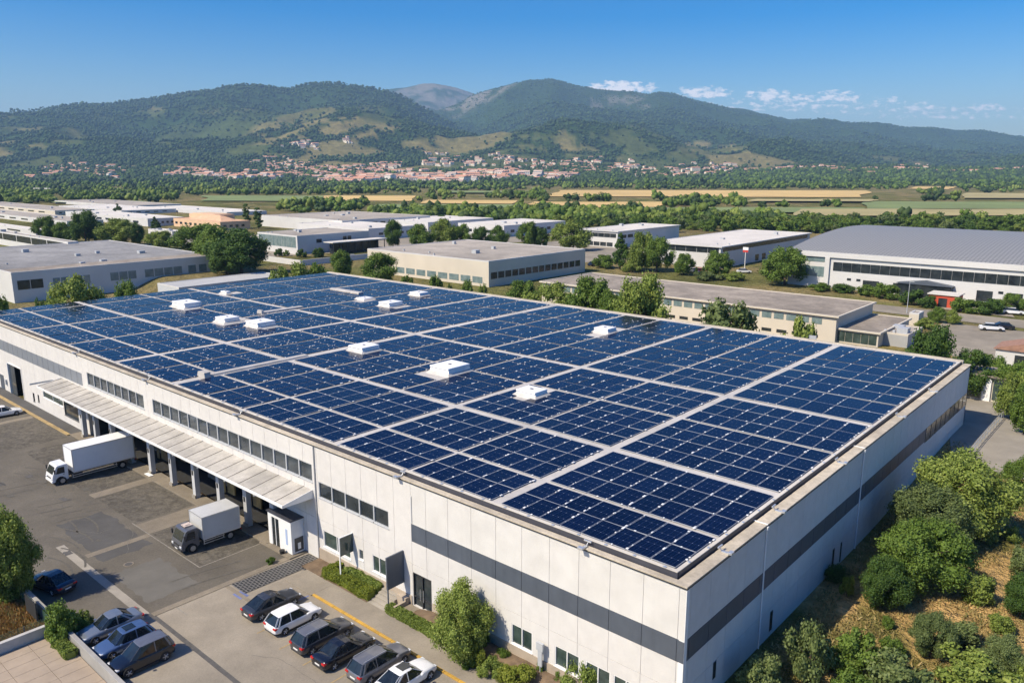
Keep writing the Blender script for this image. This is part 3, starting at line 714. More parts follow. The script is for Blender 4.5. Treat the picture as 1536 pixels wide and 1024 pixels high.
# annex booth in front of the wall at the canopy's end
AX = empty('annex_booth', (0, 0, 0), 0, 'white entrance booth with dark glass door below the canopy end', 'booth')
t = MB(); t.box(-42.0, -41.5, -1.35, -1.25, .15, 3.3); t.box(-40.2, -38.3, -1.35, -1.25, .15, 3.3); t.box(-41.5, -40.2, -1.35, -1.25, 2.95, 3.3)
t.box(-38.4, -38.3, -1.25, -.02, .15, 3.3); t.box(-42.0, -41.9, -1.25, -.02, .15, 3.3); t.box(-41.9, -38.4, -1.25, -.02, 3.14, 3.18); AX_w = t.build('wall', M_white, AX)
t = MB(); t.box(-42.1, -38.2, -1.45, -.02, 3.3, 3.42); t.build('roof', M_fascia, AX)
t = MB(); t.box(-41.5, -40.2, -1.3, -1.27, .2, 2.95); o = t.build('door', M_glass, AX)
t = MB(); t.box(-41.5, -41.42, -1.33, -1.26, .2, 2.95); t.box(-40.28, -40.2, -1.33, -1.26, .2, 2.95); t.box(-40.9, -40.82, -1.33, -1.26, .2, 2.95); t.build('frame', M_white, o)
t = MB(); t.box(-38.29, -38.27, -1.05, -.15, .3, 1.6); t.build('dark_opening', M_darkmull, AX); t = MB(); t.box(-38.26, -38.24, -.75, -.45, .5, 1.1); t.build('notice', M_white, AX)
t = MB(); t.box(-39.2, -38.9, -1.37, -1.351, .9, 2.4); t.build('notice', mat('pale_blue_notice', (.35, .45, .65), .5, .1, 1), AX)

# ------------------------------------------------------------------ solar panels
def interval(a, b, pitch): n = max(1, int(round((b - a) / pitch))); return [(a + (b - a) * i / n, a + (b - a) * (i + 1) / n) for i in range(n)]
wide_a = [(1.25, 15.05), (15.95, 24.35), (24.75, 33.55), (34.45, 42.3), (42.7, 48.6), (49.2, 56.0), (56.4, 62.4), (63.9, 70.5), (70.9, 77.4), (78.6, 85.2), (85.6, 92.4), (93.2, 100.1), (100.5, 107.4), (108.4, 115.6), (116.0, 123.3), (124.2, 128.6)]
rowsb = [(.86, 5.9, 2), (6.3, 14.7, 3), (15.6, 26.1, 4), (26.5, 35.4, 3), (36.4, 43.7, 2), (44.0, 51.0, 2), (51.3, 58.5, 2), (58.8, 67.7, 3)]
ORD = ['zero', 'first', 'second', 'third', 'fourth', 'fifth', 'sixth', 'seventh', 'eighth', 'ninth', 'tenth', 'eleventh', 'twelfth', 'thirteenth', 'fourteenth', 'fifteenth', 'sixteenth', 'seventeenth', 'eighteenth', 'nineteenth', 'twentieth']
TENS = {20: 'twenty', 30: 'thirty', 40: 'forty', 50: 'fifty', 60: 'sixty', 70: 'seventy', 80: 'eighty', 90: 'ninety'}
def nth(n):
    if n <= 20: return ORD[n]
    if n >= 100:
        return '%d%s' % (n, 'th' if 10 < n % 100 < 20 else {1: 'st', 2: 'nd', 3: 'rd'}.get(n % 10, 'th'))
    t, u = n // 10 * 10, n % 10
    return {20: 'twentieth', 30: 'thirtieth', 40: 'fortieth', 50: 'fiftieth', 60: 'sixtieth', 70: 'seventieth', 80: 'eightieth', 90: 'ninetieth'}[t] if u == 0 else TENS[t] + '-' + ORD[u]
# skylights first, panels under them are left out
SKY0 = [(109.2, 25.6, 5.2, 3.6, 1.25), (91.6, 23.2, 3.2, 3.0, 1.05), (84.6, 24.6, 3.8, 3.6, 1.15), (60.2, 24.6, 3.2, 3.4, 1.0), (44.2, 24.4, 3.5, 4.2, 1.15), (30.9, 23.2, 2.9, 2.4, .85), (43.6, 54.8, 2.7, 2.6, .95), (83.6, 48.8, 3.2, 3.6, 1.1), (92.6, 50.4, 2.6, 2.6, .45), (88.6, 59.8, 3.2, 2.7, .9), (117.2, 37.2, 2.4, 1.0, .7)]
SKY = [(a, b, w * .82, d * .82, h * .74) for a, b, w, d, h in SKY0]
cols = []
for (a, b) in wide_a: cols += [('n', *c) for c in interval(a, b, 1.76)]
colsf = []
for (a, b) in wide_a: colsf += [('f', *c) for c in interval(a, b, 2.15)]
mods = []
row = 0
for (b0, b1_, n) in rowsb:
    for (y0, y1) in interval(b0, b1_, (b1_ - b0) / n):
        row += 1
        for ci, (_, a0, a1) in enumerate(cols if b0 < 36 else colsf):
            ca, cb = (a0 + a1) / 2, (y0 + y1) / 2
            if any(abs(ca - s[0]) < s[2] / 2 + .55 and abs(cb - s[1]) < s[3] / 2 + .9 for s in SKY): continue
            if 61.5 < ca < 64.5 and 4 < cb < 18: continue
            px, py = proj(-ca, cb, ZD + .3); 
            p1 = proj(-a0, y0, ZD); p2 = proj(-a1, y0, ZD); p3 = proj(-a0, y1, ZD)
            area = abs((p2[0] - p1[0]) * (p3[1] - p1[1]) - (p2[1] - p1[1]) * (p3[0] - p1[0]))
            inside = -20 < px < 1556 and py < 1044
            mods.append((area if inside else 0, a0, a1, y0, y1, row, ci + 1))
mods.sort(key=lambda t: -t[0])
PZ = ZD + .06
def uvmesh(me, uvs):
    l = me.uv_layers.new(name='UVMap'); l.data.foreach_set('uv', np.asarray(uvs, np.float32).ravel())
panel_cache = {}
def panel_mesh(w, d, GX=.052, GY=.035):
    key = (round(w, 2), round(d, 2))
    if key in panel_cache: return panel_cache[key]
    x, y = w / 2 - GX, d / 2 - GY
    me = bpy.data.meshes.new('solar_panel'); me.from_pydata([(-x, -y, .042), (x, -y, .042), (x, y, .042), (-x, y, .042)], [], [(0, 1, 2, 3)])
    me.materials.append(M_solar); uvmesh(me, [(0, 0), (2 * x, 0), (2 * x, 2 * y), (0, 2 * y)])
    f = MB(); e = .016
    f.box(-x - e, x + e, -y - e, -y, -.0, .05); f.box(-x - e, x + e, y, y + e, 0, .05); f.box(-x - e, -x, -y, y, 0, .05); f.box(x, x + e, -y, y, 0, .05)
    f.box(-x, x, -y, y, .0, .02); f.box(-x - e - .04, -x - e + .03, -y * .5 - .05, -y * .5 + .05, .0, .07); f.box(-x - e - .04, -x - e + .03, y * .5 - .05, y * .5 + .05, .0, .07)
    o = f.build('frame', M_pvframe); fm = o.data; bpy.data.objects.remove(o)
    panel_cache[key] = (me, fm); return me, fm
rr_ = random.Random(3)
for (area, a0, a1, y0, y1, row, ci) in mods[:300]:
    me, fm = panel_mesh(a1 - a0, y1 - y0)
    o = bpy.data.objects.new('photovoltaic_module', me); COL.objects.link(o); o.location = (-(a0 + a1) / 2, (y0 + y1) / 2, PZ)
    o.rotation_euler = (rr_.uniform(-.009, .009), rr_.uniform(-.009, .009), rr_.uniform(-.002, .002))
    props(o, 'solar panel in %s row from front roof edge, %s column from shaded side edge' % (nth(row), nth(ci)), 'solar panel', 'solar panels on the warehouse roof')
    c = bpy.data.objects.new('frame', fm); COL.objects.link(c); c.parent = o
V = []; F = []; MI = []; UV = []; k = 0
for (area, a0, a1, y0, y1, row, ci) in mods[300:]:
    cx_, cy_ = -(a0 + a1) / 2, (y0 + y1) / 2; x, y = (a1 - a0) / 2 - .07, (y1 - y0) / 2 - .05; e = .035
    tx, ty = rr_.uniform(-.006, .006), rr_.uniform(-.006, .006)
    for (X, Y, z, mi) in ((x + e, y + e, PZ + .0, 1), (x, y, PZ + .03, 0)):
        for (sx_, sy_) in ((-1, -1), (1, -1), (1, 1), (-1, 1)): V.append((cx_ + sx_ * X, cy_ + sy_ * Y, z + sx_ * tx * X + sy_ * ty * Y)); UV.append(((sx_ + 1) * X, (sy_ + 1) * Y))
        F.append((k, k + 1, k + 2, k + 3)); MI.append(mi); k += 4
o = arrays('distant_solar_panels', V, F, [M_solar, M_pvframe], mi=MI); uvmesh(o.data, UV); props(o, kind='stuff')
# junction clips: small pale connector blocks scattered along the module joints
cb = MB()
for (area, a0, a1, y0, y1, row, ci) in mods:
    for _ in range(3 if area > 60 else 1):
        if rr_.random() < .4: continue
        x = -a0 + rr_.uniform(-.03, .03); y = rr_.uniform(y0, y1); s = rr_.uniform(.04, .10)
        cb.box(x - s * .8, x + s * .8, y - s * rr_.choice((.7, 1.3, 2.4)), y + s * .8, PZ + .05, PZ + .09)
    if rr_.random() < .5:
        x = -rr_.uniform(a0, a1); s = rr_.uniform(.04, .08); cb.box(x - s, x + s, y0 - .05, y0 + .05, PZ + .05, PZ + .085)
props(cb.build('panel_connectors', M_whitemetal, WH), kind='stuff')
sl = [('wide white rooflight box near the far front corner of the roof', 'far'), ('small white rooflight box in the middle of the trio toward the far corner', ''), ('white rooflight box between the small one and the raised duct, with dark end vent', ''), ('square white rooflight with sloped skirt beside the long raised duct', ''), ('largest white rooflight with hatch mark on its lid, mid roof', ''), ('square white rooflight with broad grey skirt, closest to the near roof corner', ''), ('lone white rooflight out toward the long low building behind the roof', ''), ('white rooflight with dark end vent behind the flat low hatch', ''), ('low flat white roof hatch between a rooflight and a pale strip', ''), ('small white rooflight closest to the flat-roofed block behind', ''), ('tiny white roof vent close to the far back corner', '')]
for (a, b, w, d, h), (lb, _) in zip(SKY, sl):
    r = empty('rooflight', (-a, b, ZD), 0, lb, 'rooflight', 'rooflights on the warehouse roof')
    t = MB(); t.box(-w / 2 - .5, w / 2 + .5, -d / 2 - .4, d / 2 + .4, 0, .32, taper=.38); t.build('skirt', M_deck, r)
    t = MB(); t.box(-w / 2 - .12, w / 2 + .12, -d / 2, d / 2, .30, h - .1, taper=.06); t.build('curb', M_white, r)
    t = MB(); t.box(-w / 2 - .1, w / 2 + .1, -d / 2 - .06, d / 2 + .06, h - .1, h + .05, taper=.05); t.build('lid', M_whitemetal, r, bevel=.02)
    t = MB(); t.box(-w / 2 - .16, -w / 2 - .07, -.25, .25, .35, h - .2); t.box(-.18, .18, -.1, .1, h + .05, h + .10); t.build('vent', M_fascia, r)
t = MB(); t.box(-63.9, -62.9, 4.9, 18, ZD, ZD + .22, taper=.12, ty=0); t.box(-64.3, -62.5, 4.1, 4.9, ZD, ZD + .62, taper=.2, ty=.05)
props(t.build('roof_duct', M_deck, None, bevel=.03), 'long raised pale duct lying in a walkway between the solar panels', 'duct')
t = MB(); t.box(-94.5, -93.3, 30.5, 38, ZD, ZD + .3, taper=.12, ty=0); t.box(-94.7, -93.1, 30.0, 30.5, ZD, ZD + .6, taper=.2, ty=.05)
props(t.build('roof_duct', M_deck, None, bevel=.03), 'short raised pale duct further back behind the white rooflight trio', 'duct')
t = MB(); t.box(-107, -98, 53.2, 54.4, ZD, ZD + .34, taper=.1)
props(t.build('roof_strip', M_deck, None), 'flat pale strip lying among the farthest solar panels', 'roof strip')
# ------------------------------------------------------------------ yard, car park and paving
def rect(name, a0, a1, b0, b1, m, z): return sheet(name, [(-a1, b0), (-a0, b0), (-a0, b1), (-a1, b1)], m, z)
rect('asphalt_yard', 38.6, 150, -60, 0.0, M_asph, .012)
rect('car_park', 3.0, 38.6, -60, -.0, M_conc, .012)
def rough(a0, a1, b0, b1, m, z, name='worn_asphalt', seed=0, j=.35):
    n = 40; pts = []
    for (p, q) in (((-a1, b0), (-a0, b0)), ((-a0, b0), (-a0, b1)), ((-a0, b1), (-a1, b1)), ((-a1, b1), (-a1, b0))):
        for k in range(n):
            t = k / n; x = p[0] + (q[0] - p[0]) * t; y = p[1] + (q[1] - p[1]) * t
            pts.append((x + j * (float(fbm(x * 1.3, y * 1.3, 3, seed)) - .5), y + j * (float(fbm(x * 1.3 + 50, y * 1.3, 3, seed)) - .5)))
    return sheet(name, pts, m, z)
rough(42.9, 52.2, -7.6, -1.75, M_asph2, .017, seed=1); rough(55.7, 64.8, -7.7, -1.75, M_asph2, .017, seed=2); rough(66.8, 86, -7.8, -1.75, M_asph2, .017, seed=3); rough(88, 99.5, -12, -2.2, M_asph2, .017, seed=4, j=.8)
M_asph3 = mat('patched_asphalt', (.085, .082, .077), .93, .14, .5, bump=.3, bscale=5, stain=.2, detail=8)
rough(50, 61, -13.0, -8.6, M_asph3, .016, 'asphalt_patch', 5, .8); rough(76, 95, -22, -13, M_asph3, .016, 'asphalt_patch', 6, 1.2); rough(40.2, 47, -13.4, -9.3, mat('pale_patch', (.135, .127, .11), .93, .1, .5, stain=.15, detail=8), .016, 'asphalt_patch', 9, .7)
rough(52.4, 55.3, -7.8, -1.66, M_conc2, .021, 'concrete_strip', 7, .12); rough(65.0, 66.5, -7.9, -1.66, M_conc2, .021, 'concrete_strip', 8, .12); rough(100.4, 101.6, -22, -2.1, M_conc2, .021, 'concrete_strip', 9, .12)
rough(38.7, 56.1, -14.75, -14.05, M_kerbstone, .023, 'concrete_strip', 10, .05); rough(12, 38.7, -14.2, -13.85, M_tar, .018, 'tar_seam', 11, .05)
rect('tar_seam', 38.53, 38.66, -30, -7, M_tar, .019)
rect('painted_line', 42.6, 56.0, -7.92, -7.82, M_whiteline, .024); rect('painted_line', 42.6, 42.72, -7.8, -2, M_whiteline, .024); rect('painted_line', 51.8, 52.6, -13.6, -7.9, M_conc2, .0205)
rect('blue_line', 39.15, 39.5, -17.2, -14.76, M_blueline, .024); rect('blue_line', 35.2, 36.4, -8.3, -7.5, M_blueline, .024); rect('blue_line', 31.45, 31.6, -5.6, -4.3, M_blueline, .024)
for a in (29.9, 26.9, 24.0, 20.9, 18.3): rect('bay_line', a - .05, a + .05, -10.0, -8.6, M_yelpale, .024)
rect('bay_mark', 15.2, 15.4, -8.6, -6.2, M_whiteline, .024); rect('bay_mark', 36.2, 38.0, -12.3, -12.2, M_whiteline, .024); rect('bay_mark', 33.0, 33.2, -15.4, -14.9, M_whiteline, .024); 
rect('hatching', 27.5, 30.6, -19.0, -18.85, M_yellow, .024); rect('hatching', 27.5, 30.6, -18.5, -18.35, M_yellow, .024)
t = MB()
t.box(-88.6, -42.0, -1.68, .0, .013, .17); t.box(-42.9, -37.9, -1.9, -.0, .013, .13); props(t.build('dock_apron', M_conc2, None, bevel=.02), kind='structure')
t = MB(); t.box(-L_, -88.7, -1.55, -.0, .013, .12); props(t.build('pavement', M_asph3, None, bevel=.02), kind='structure')
t = MB(); t.box(-L_, -88.7, -2.02, -1.56, .013, .13); props(t.build('kerb', M_yelpale, None, bevel=.02), kind='structure')
# office pavement, kerb with yellow paint
t = MB(); t.box(-31.3, -8, -3.9, -1.6, .013, .13); t.box(-35.2, -31.35, -4.2, -1.6, .013, .10)
props(t.build('pavement', M_conc, None, bevel=.015), kind='structure')
t = MB()
for k in range(17): t.box(-31.3 + k * 1.4, -31.3 + (k + 1) * 1.4 - .015, -4.12, -3.91, .013, .145)
props(t.build('kerb', M_yellow, None, bevel=.02), kind='structure')
t = MB(); t.box(-38.6, -37.95, -14.0, -1.0, .013, .05); t.box(-37.9, -33.2, -8.1, -7.75, .013, .04); props(t.build('kerb', M_conc2, None, bevel=.015), kind='structure')
# planting bed along the front wall
n = 60; bx = np.linspace(-24.0, 6, n); by = np.linspace(-1.95, -.08, 7); BX, BY = np.meshgrid(bx, by)
BZ = .16 + .55 * ss(-1.9, -.8, BY) * ss(-24, -21, BX) + .12 * fbm(BX * 2, BY * 2, 3, 4); BZ[0, :] = .05
V = np.stack([BX.ravel(), BY.ravel(), BZ.ravel()], 1); F = [(j * n + i, j * n + i + 1, (j + 1) * n + i + 1, (j + 1) * n + i) for j in range(6) for i in range(n - 1)]
props(arrays('planting_bed', V, F, M_soil, smooth=True), kind='structure')
t = MB(); t.box(-36.0, -27.05, -1.95, -.08, .013, .16); props(t.build('planting_bed', M_soil, None), kind='structure')
# drainage grate: steel mesh over a dark channel
m, nt, b, out = nodes('grate_mesh'); tc = nt.nodes.new('ShaderNodeTexCoord')
br = N(nt, 'ShaderNodeTexBrick', Scale=1.0, Mortar__Size=.045); br.inputs['Color1'].default_value = (.018, .018, .019, 1); br.inputs['Color2'].default_value = (.024, .024, .024, 1); br.inputs['Mortar'].default_value = (.16, .155, .145, 1)
br.inputs['Brick Width'].default_value = .42; br.inputs['Row Height'].default_value = .27; nt.links.new(tc.outputs['Object'], br.inputs['Vector']); nt.links.new(br.outputs['Color'], b.inputs['Base Color']); b.inputs['Roughness'].default_value = .6
sheet('drain_grate', [(-37.85, -7.6), (-35.7, -7.6), (-35.6, -2.2), (-33.3, -1.6), (-34.2, -.1), (-37.6, -.1)], m, .055)
t = MB()
for k in range(24):
    th = 2 * math.pi * k / 24
t.tube((-47.9, -11.7, .012), (-47.9, -11.7, .03), .42, n=24, mi=0); t.tube((-47.9, -11.7, .03), (-47.9, -11.7, .034), .33, n=24, mi=1)
props(t.build('manhole_cover', [M_conc2, M_tar], None), 'round iron manhole cover in the asphalt beyond the long concrete strip', 'manhole cover')

# cracks, sealed joints and tyre scuffs of the yard surface
def wander(x, y, ang, L, w, turn, rnd, zz):
    V = []; F = []; k = 0; n = max(4, int(L / .5))
    for i in range(n):
        ang += rnd.uniform(-turn, turn); x += math.cos(ang) * L / n; y += math.sin(ang) * L / n
        ww = w * rnd.uniform(.5, 1.3); nx, ny = -math.sin(ang) * ww, math.cos(ang) * ww; V += [(x + nx, y + ny, zz), (x - nx, y - ny, zz)]
        if i: F.append((2 * i - 2, 2 * i - 1, 2 * i + 1, 2 * i))
    return V, F
rc = random.Random(8); mbk = MB()
for k in range(34):
    yard = k < 30; x = -rc.uniform(40, 110) if yard else -rc.uniform(12, 37); y = rc.uniform(-22, -9) if k % 2 else rc.uniform(-14, -5)
    V, F = wander(x, y, rc.uniform(0, 6.3), rc.uniform(2, 9), .018, .28, rc, .0262); mbk.add(V, F)
props(mbk.build('surface_cracks', mat('crack_grey', (.15, .138, .12), .9, .2, 3), None, recalc=False), kind='structure')
mbt = MB(); mt = mat('tyre_scuff', (.098, .090, .075), .9, .2, 3)
for k in range(11):
    x = -rc.uniform(42, 90); y = rc.uniform(-16, -9); a_ = rc.choice((1.57, 1.3, 1.9, .6, 2.6)); L = rc.uniform(3, 7); tn = rc.uniform(-.09, .09)
    for off in (0, 1.8):
        V = []; F = []; aa = a_; xx, yy = x + off * math.sin(a_), y - off * math.cos(a_)
        for i in range(12):
            aa += tn; xx += math.cos(aa) * L / 12; yy += math.sin(aa) * L / 12; V += [(xx - math.sin(aa) * .09, yy + math.cos(aa) * .09, .0275), (xx + math.sin(aa) * .09, yy - math.cos(aa) * .09, .0275)]
            if i: F.append((2 * i - 2, 2 * i - 1, 2 * i + 1, 2 * i))
        mbt.add(V, F)
props(mbt.build('tyre_scuffs', mt, None, recalc=False), kind='structure')
for k in range(14):
    x, y = rc.uniform(38, 90), rc.uniform(-15, -3); s_ = rc.uniform(.25, .9)
    rough(x - s_, x + s_, y - s_ * .6, y + s_ * .6, mt if k % 3 else M_tar, .0285 + k * .0003, 'oil_stain', k + 20, s_ * 1.6)

# bottom left: boundary walls, dry plot, terrace
t = MB(); t.box(-50, -28.5, -19.85, -19.6, 0, 1.0); t.box(-50.05, -28.45, -19.88, -19.57, 1.0, 1.07); props(t.build('boundary_wall', mat('grey_render', (.34, .33, .31), .8, .08, 1, stain=.2), None, bevel=.02), 'long low grey boundary wall in front of the cars parked nose-in', 'wall')
t = MB(); t.box(-41.5, -41.2, -46, -19.89, 0, .85); t.box(-41.53, -41.17, -46, -19.89, .85, .92); props(t.build('plot_wall', mat('pale_render', (.48, .47, .45), .8, .08, 1, stain=.2), None, bevel=.02), 'low pale wall between the dry grass plot and the tiled terrace', 'wall')
t = MB(); t.box(-50.3, -50.06, -46, -18.9, 0, 1.5); props(t.build('plot_wall', M_conc2, None, bevel=.02), 'grey wall behind the dry grass plot under the tree', 'wall')
n1_ = 60
pv_ = MB()
for i in range(14):
    for j in range(12): pv_.box(-41.15 + i * 1.2, -41.15 + (i + 1) * 1.2 - .025, -19.9 - (j + 1) * 2.0 + .025, -19.9 - j * 2.0, .02, .10)
props(pv_.build('paved_terrace', M_pave, None), kind='structure')
rect('terrace_base', 24, 41.15, -46, -19.9, M_tar, .03)
# fence of thin posts with a mesh, round the dry plot
t = empty('mesh_fence', (0, 0, 0), 0, 'thin green mesh fence along the inner edge of the dry grass plot', 'fence')
q = MB()
for k in range(12): q.tube((-41.7, -20.2 - k * 1.6, 0), (-41.7, -20.2 - k * 1.6, 1.3), .03)
for k in range(6): q.tube((-41.7 - k * 1.6, -20.1, 0), (-41.7 - k * 1.6, -20.1, 1.3), .03)
q.build('posts', M_band, t)
q = MB()
for z in np.arange(.2, 1.3, .12): q.tube((-41.7, -20.1, z), (-41.7, -39, z), .008, n=4); q.tube((-41.7, -20.1, z), (-49.7, -20.1, z), .008, n=4)
for k in range(150): q.tube((-41.7, -20.1 - k * .126, .15), (-41.7, -20.1 - k * .126, 1.25), .006, n=3)
o = q.build('mesh', mat('green_wire', (.10, .2, .13), .6, .1, 2), t); 
t = MB(); t.box(-45.5, -43.2, -20.5, -20.45, .5, 1.9); t.box(-45.4, -45.3, -20.44, -20.38, 0, 1.9); t.box(-43.4, -43.3, -20.44, -20.38, 0, 1.9); props(t.build('dark_panel', M_darkmull, None), 'dark square panel on two legs at the corner of the dry grass plot', 'panel')

# ------------------------------------------------------------------ vehicles
def apply_mods(o):
    dg = bpy.context.evaluated_depsgraph_get(); dg.update()
    me = bpy.data.meshes.new_from_object(o.evaluated_get(dg)); o.modifiers.clear(); o.data = me; return o
def paint(name, col, metal=.0, rough=.28):
    m = mat(name, col, rough, .03, 2, metal=metal, coat=.6); return m
def loft(rings, closed_ends=True):
    b = MB(); n = len(rings[0]); b.v = [p for r in rings for p in r]
    for i in range(len(rings) - 1):
        for j in range(n): b.f.append((i * n + j, i * n + (j + 1) % n, (i + 1) * n + (j + 1) % n, (i + 1) * n + j)); b.m.append(0)
    b.f.append(tuple(range(n))[::-1]); b.m.append(0); b.f.append(tuple(range((len(rings) - 1) * n, len(rings) * n))); b.m.append(0)
    return b
def make_car(style, pm, loc, rz, label, L=4.45, Wd=1.80, H=1.47, sunroof=False, roofm=None, rails=False, rimm=None):
    """local +x is the nose"""
    root = empty('parked_car', (loc[0], loc[1], loc[2] if len(loc) > 2 else .022), rz, label, 'car', None)
    hw = Wd / 2; h2 = L / 2
    belt = H * .60
    hood = H * .56; tail = {'sedan': H * .66, 'coupe': H * .64, 'hatch': H * .62, 'estate': H * .62, 'suv': H * .62}[style]
    # lower body stations: x, top height, half width factor, bottom
    S = [(-h2, tail * .60, .80, .34), (-h2 + .05, tail * .93, .88, .27), (-h2 + .25, tail, .95, .22), (-h2 + .8, max(tail, belt), .99, .19), (-.9, belt * 1.01, 1.0, .18), (0, belt, 1.0, .18), (.75, belt * .985, 1.0, .18),
         (h2 - 1.25, hood * 1.06, .99, .18), (h2 - .75, hood, .97, .19), (h2 - .30, hood * .90, .90, .2), (h2 - .08, hood * .76, .80, .24), (h2, hood * .55, .70, .30)]
    rings = []
    for (x, zt, wf, zb) in S:
        w = hw * wf; half = [(w * .84, zb), (w * .97, zb + .09), (w * 1.0, zb + (zt - zb) * .38), (w * .985, zb + (zt - zb) * .72), (w * .93, zt - .03), (w * .80, zt), (w * .35, zt + .025)]
        rings.append([(x, y, z) for y, z in half] + [(x, -y, z) for y, z in half[::-1]])
    b = loft(rings); o = b.build('body', [pm, M_chassis], root, smooth=True)
    sm = o.modifiers.new('s', 'SUBSURF'); sm.levels = 1; sm.render_levels = 1
    wr = .325 if style != 'suv' else .36; wx = (-h2 + .82, h2 - .84)
    cut = MB()
    for x in wx: cut.tube((x, -hw - .1, wr + .0), (x, -hw + .34, wr), wr + .065, n=20); cut.tube((x, hw + .1, wr), (x, hw - .34, wr), wr + .065, n=20)
    co = cut.build('cutter', [M_chassis])
    bo = o.modifiers.new('b', 'BOOLEAN'); bo.operation = 'DIFFERENCE'; bo.object = co; bo.solver = 'EXACT'; bo.material_mode = 'TRANSFER' if hasattr(bo, 'material_mode') else bo.material_mode
    apply_mods(o); bpy.data.objects.remove(co)
    # sill and bumpers in dark plastic
    t = MB(); t.box(wx[0] + wr + .1, wx[1] - wr - .1, -hw * .985, hw * .985, .17, .27); t.box(-h2 + .02, -h2 + .22, -hw * .72, hw * .72, .22, .34); t.box(h2 - .22, h2 - .015, -hw * .60, hw * .60, .22, .34)
    t.build('trim', M_chassis, root, bevel=.02)
    # greenhouse: glass volume and body-coloured roof skin with pillars
    rl = {'sedan': (-h2 + .72, -h2 + 1.42, .22, h2 - 1.28), 'coupe': (-h2 + .45, -h2 + 1.35, .15, h2 - 1.35), 'hatch': (-h2 + .12, -h2 + .52, .25, h2 - 1.15), 'estate': (-h2 + .10, -h2 + .48, .25, h2 - 1.2), 'suv': (-h2 + .10, -h2 + .42, .25, h2 - 1.1)}[style]
    xb, xr, xf, xw = rl; wb, wt = hw * .90, hw * .68; zb = belt - .03; zt = H
    def ringz(x0, x1, xs0, xs1, w0, w1):
        pass
    g = [(xb, zb, wb * .92, wb), (xr, zt - .05, wt * .96, wt), ((xr + xf) / 2, zt, wt, wt), (xf, zt - .04, wt * .96, wt), (xw, zb - .01, wb * .94, wb)]
    V = []
    # bottom loop and roof loop
    bot = [(xb, -wb * .90, tail - .02 if style in ('sedan', 'coupe') else zb), (xb + .25, -wb, zb), ((xr + xf) / 2, -wb * 1.01, zb), (xw - .35, -wb, zb), (xw, -wb * .82, zb), (xw + .05, 0, zb), (xw, wb * .82, zb), (xw - .35, wb, zb), ((xr + xf) / 2, wb * 1.01, zb), (xb + .25, wb, zb), (xb, wb * .90, tail - .02 if style in ('sedan', 'coupe') else zb), (xb - .03, 0, tail - .02 if style in ('sedan', 'coupe') else zb)]
    top = [(xr, -wt * .92, zt - .06), (xr + .2, -wt, zt - .035), ((xr + xf) / 2, -wt * 1.02, zt - .01), (xf - .2, -wt, zt - .035), (xf, -wt * .88, zt - .06), (xf + .03, 0, zt - .035), (xf, wt * .88, zt - .06), (xf - .2, wt, zt - .035), ((xr + xf) / 2, wt * 1.02, zt - .01), (xr + .2, wt, zt - .035), (xr, wt * .92, zt - .06), (xr - .03, 0, zt - .035)]
    gl = MB(); gl.v = bot + top; n = 12
    gl.f = [(i, (i + 1) % n, n + (i + 1) % n, n + i) for i in range(n)] + [tuple(range(n, 2 * n))]; gl.m = [0] * len(gl.f)
    gl.build('windows', M_carglass, root)
    rf = MB(); lo = [(x * 1.0, y * 1.012, z + .004) for x, y, z in top]; cx_ = (xr + xf) / 2
    hi = [(cx_ + (x - cx_) * .93, y * .90, z + .035) for x, y, z in top]; cen = (cx_, 0, zt + .035)
    rf.v = lo + hi + [cen]; rf.f = [(i, (i + 1) % n, n + (i + 1) % n, n + i) for i in range(n)] + [(n + i, n + (i + 1) % n, 2 * n) for i in range(n)] + [tuple(range(n))[::-1]]; rf.m = [0] * len(rf.f)
    def strip(i, w=.045, grow=.008):
        p, q = Vector(bot[i]), Vector(top[i]); s = 1 if p.y > 0 else -1; k = len(rf.v)
        off = Vector((0, s * grow, grow)); 
        for pt in (p, q):
            rf.v += [tuple(pt + off + Vector((-w, 0, 0))), tuple(pt + off + Vector((w, 0, 0))), tuple(pt - off * 1.5 + Vector((w, 0, 0))), tuple(pt - off * 1.5 + Vector((-w, 0, 0)))]
        rf.f += [(k, k + 1, k + 5, k + 4), (k + 1, k + 2, k + 6, k + 5), (k + 3, k, k + 4, k + 7), (k + 2, k + 3, k + 7, k + 6)]; rf.m += [0] * 4
    for i in (0, 10): strip(i, .09, .012)
    for i in (4, 6): strip(i, .05, .012)
    for i in (2, 8): strip(i, .035)
    for i in (1, 9): strip(i, .06 if style in ('hatch', 'estate', 'suv') else .10, .012)
    rf.build('roof', roofm or pm, root, smooth=False, bevel=.012)
    if sunroof:
        t = MB(); t.box(cx_ - .15, cx_ + .6, -.38, .38, zt + .03, zt + .045); t.build('sunroof', M_carglass, root)
    if rails:
        for s in (-1, 1):
            t = MB(); t.tube((xr + .1, s * wt * .9, zt + .06), (xf - .1, s * wt * .9, zt + .06), .02); t.build('roof_rail', M_alu, root)
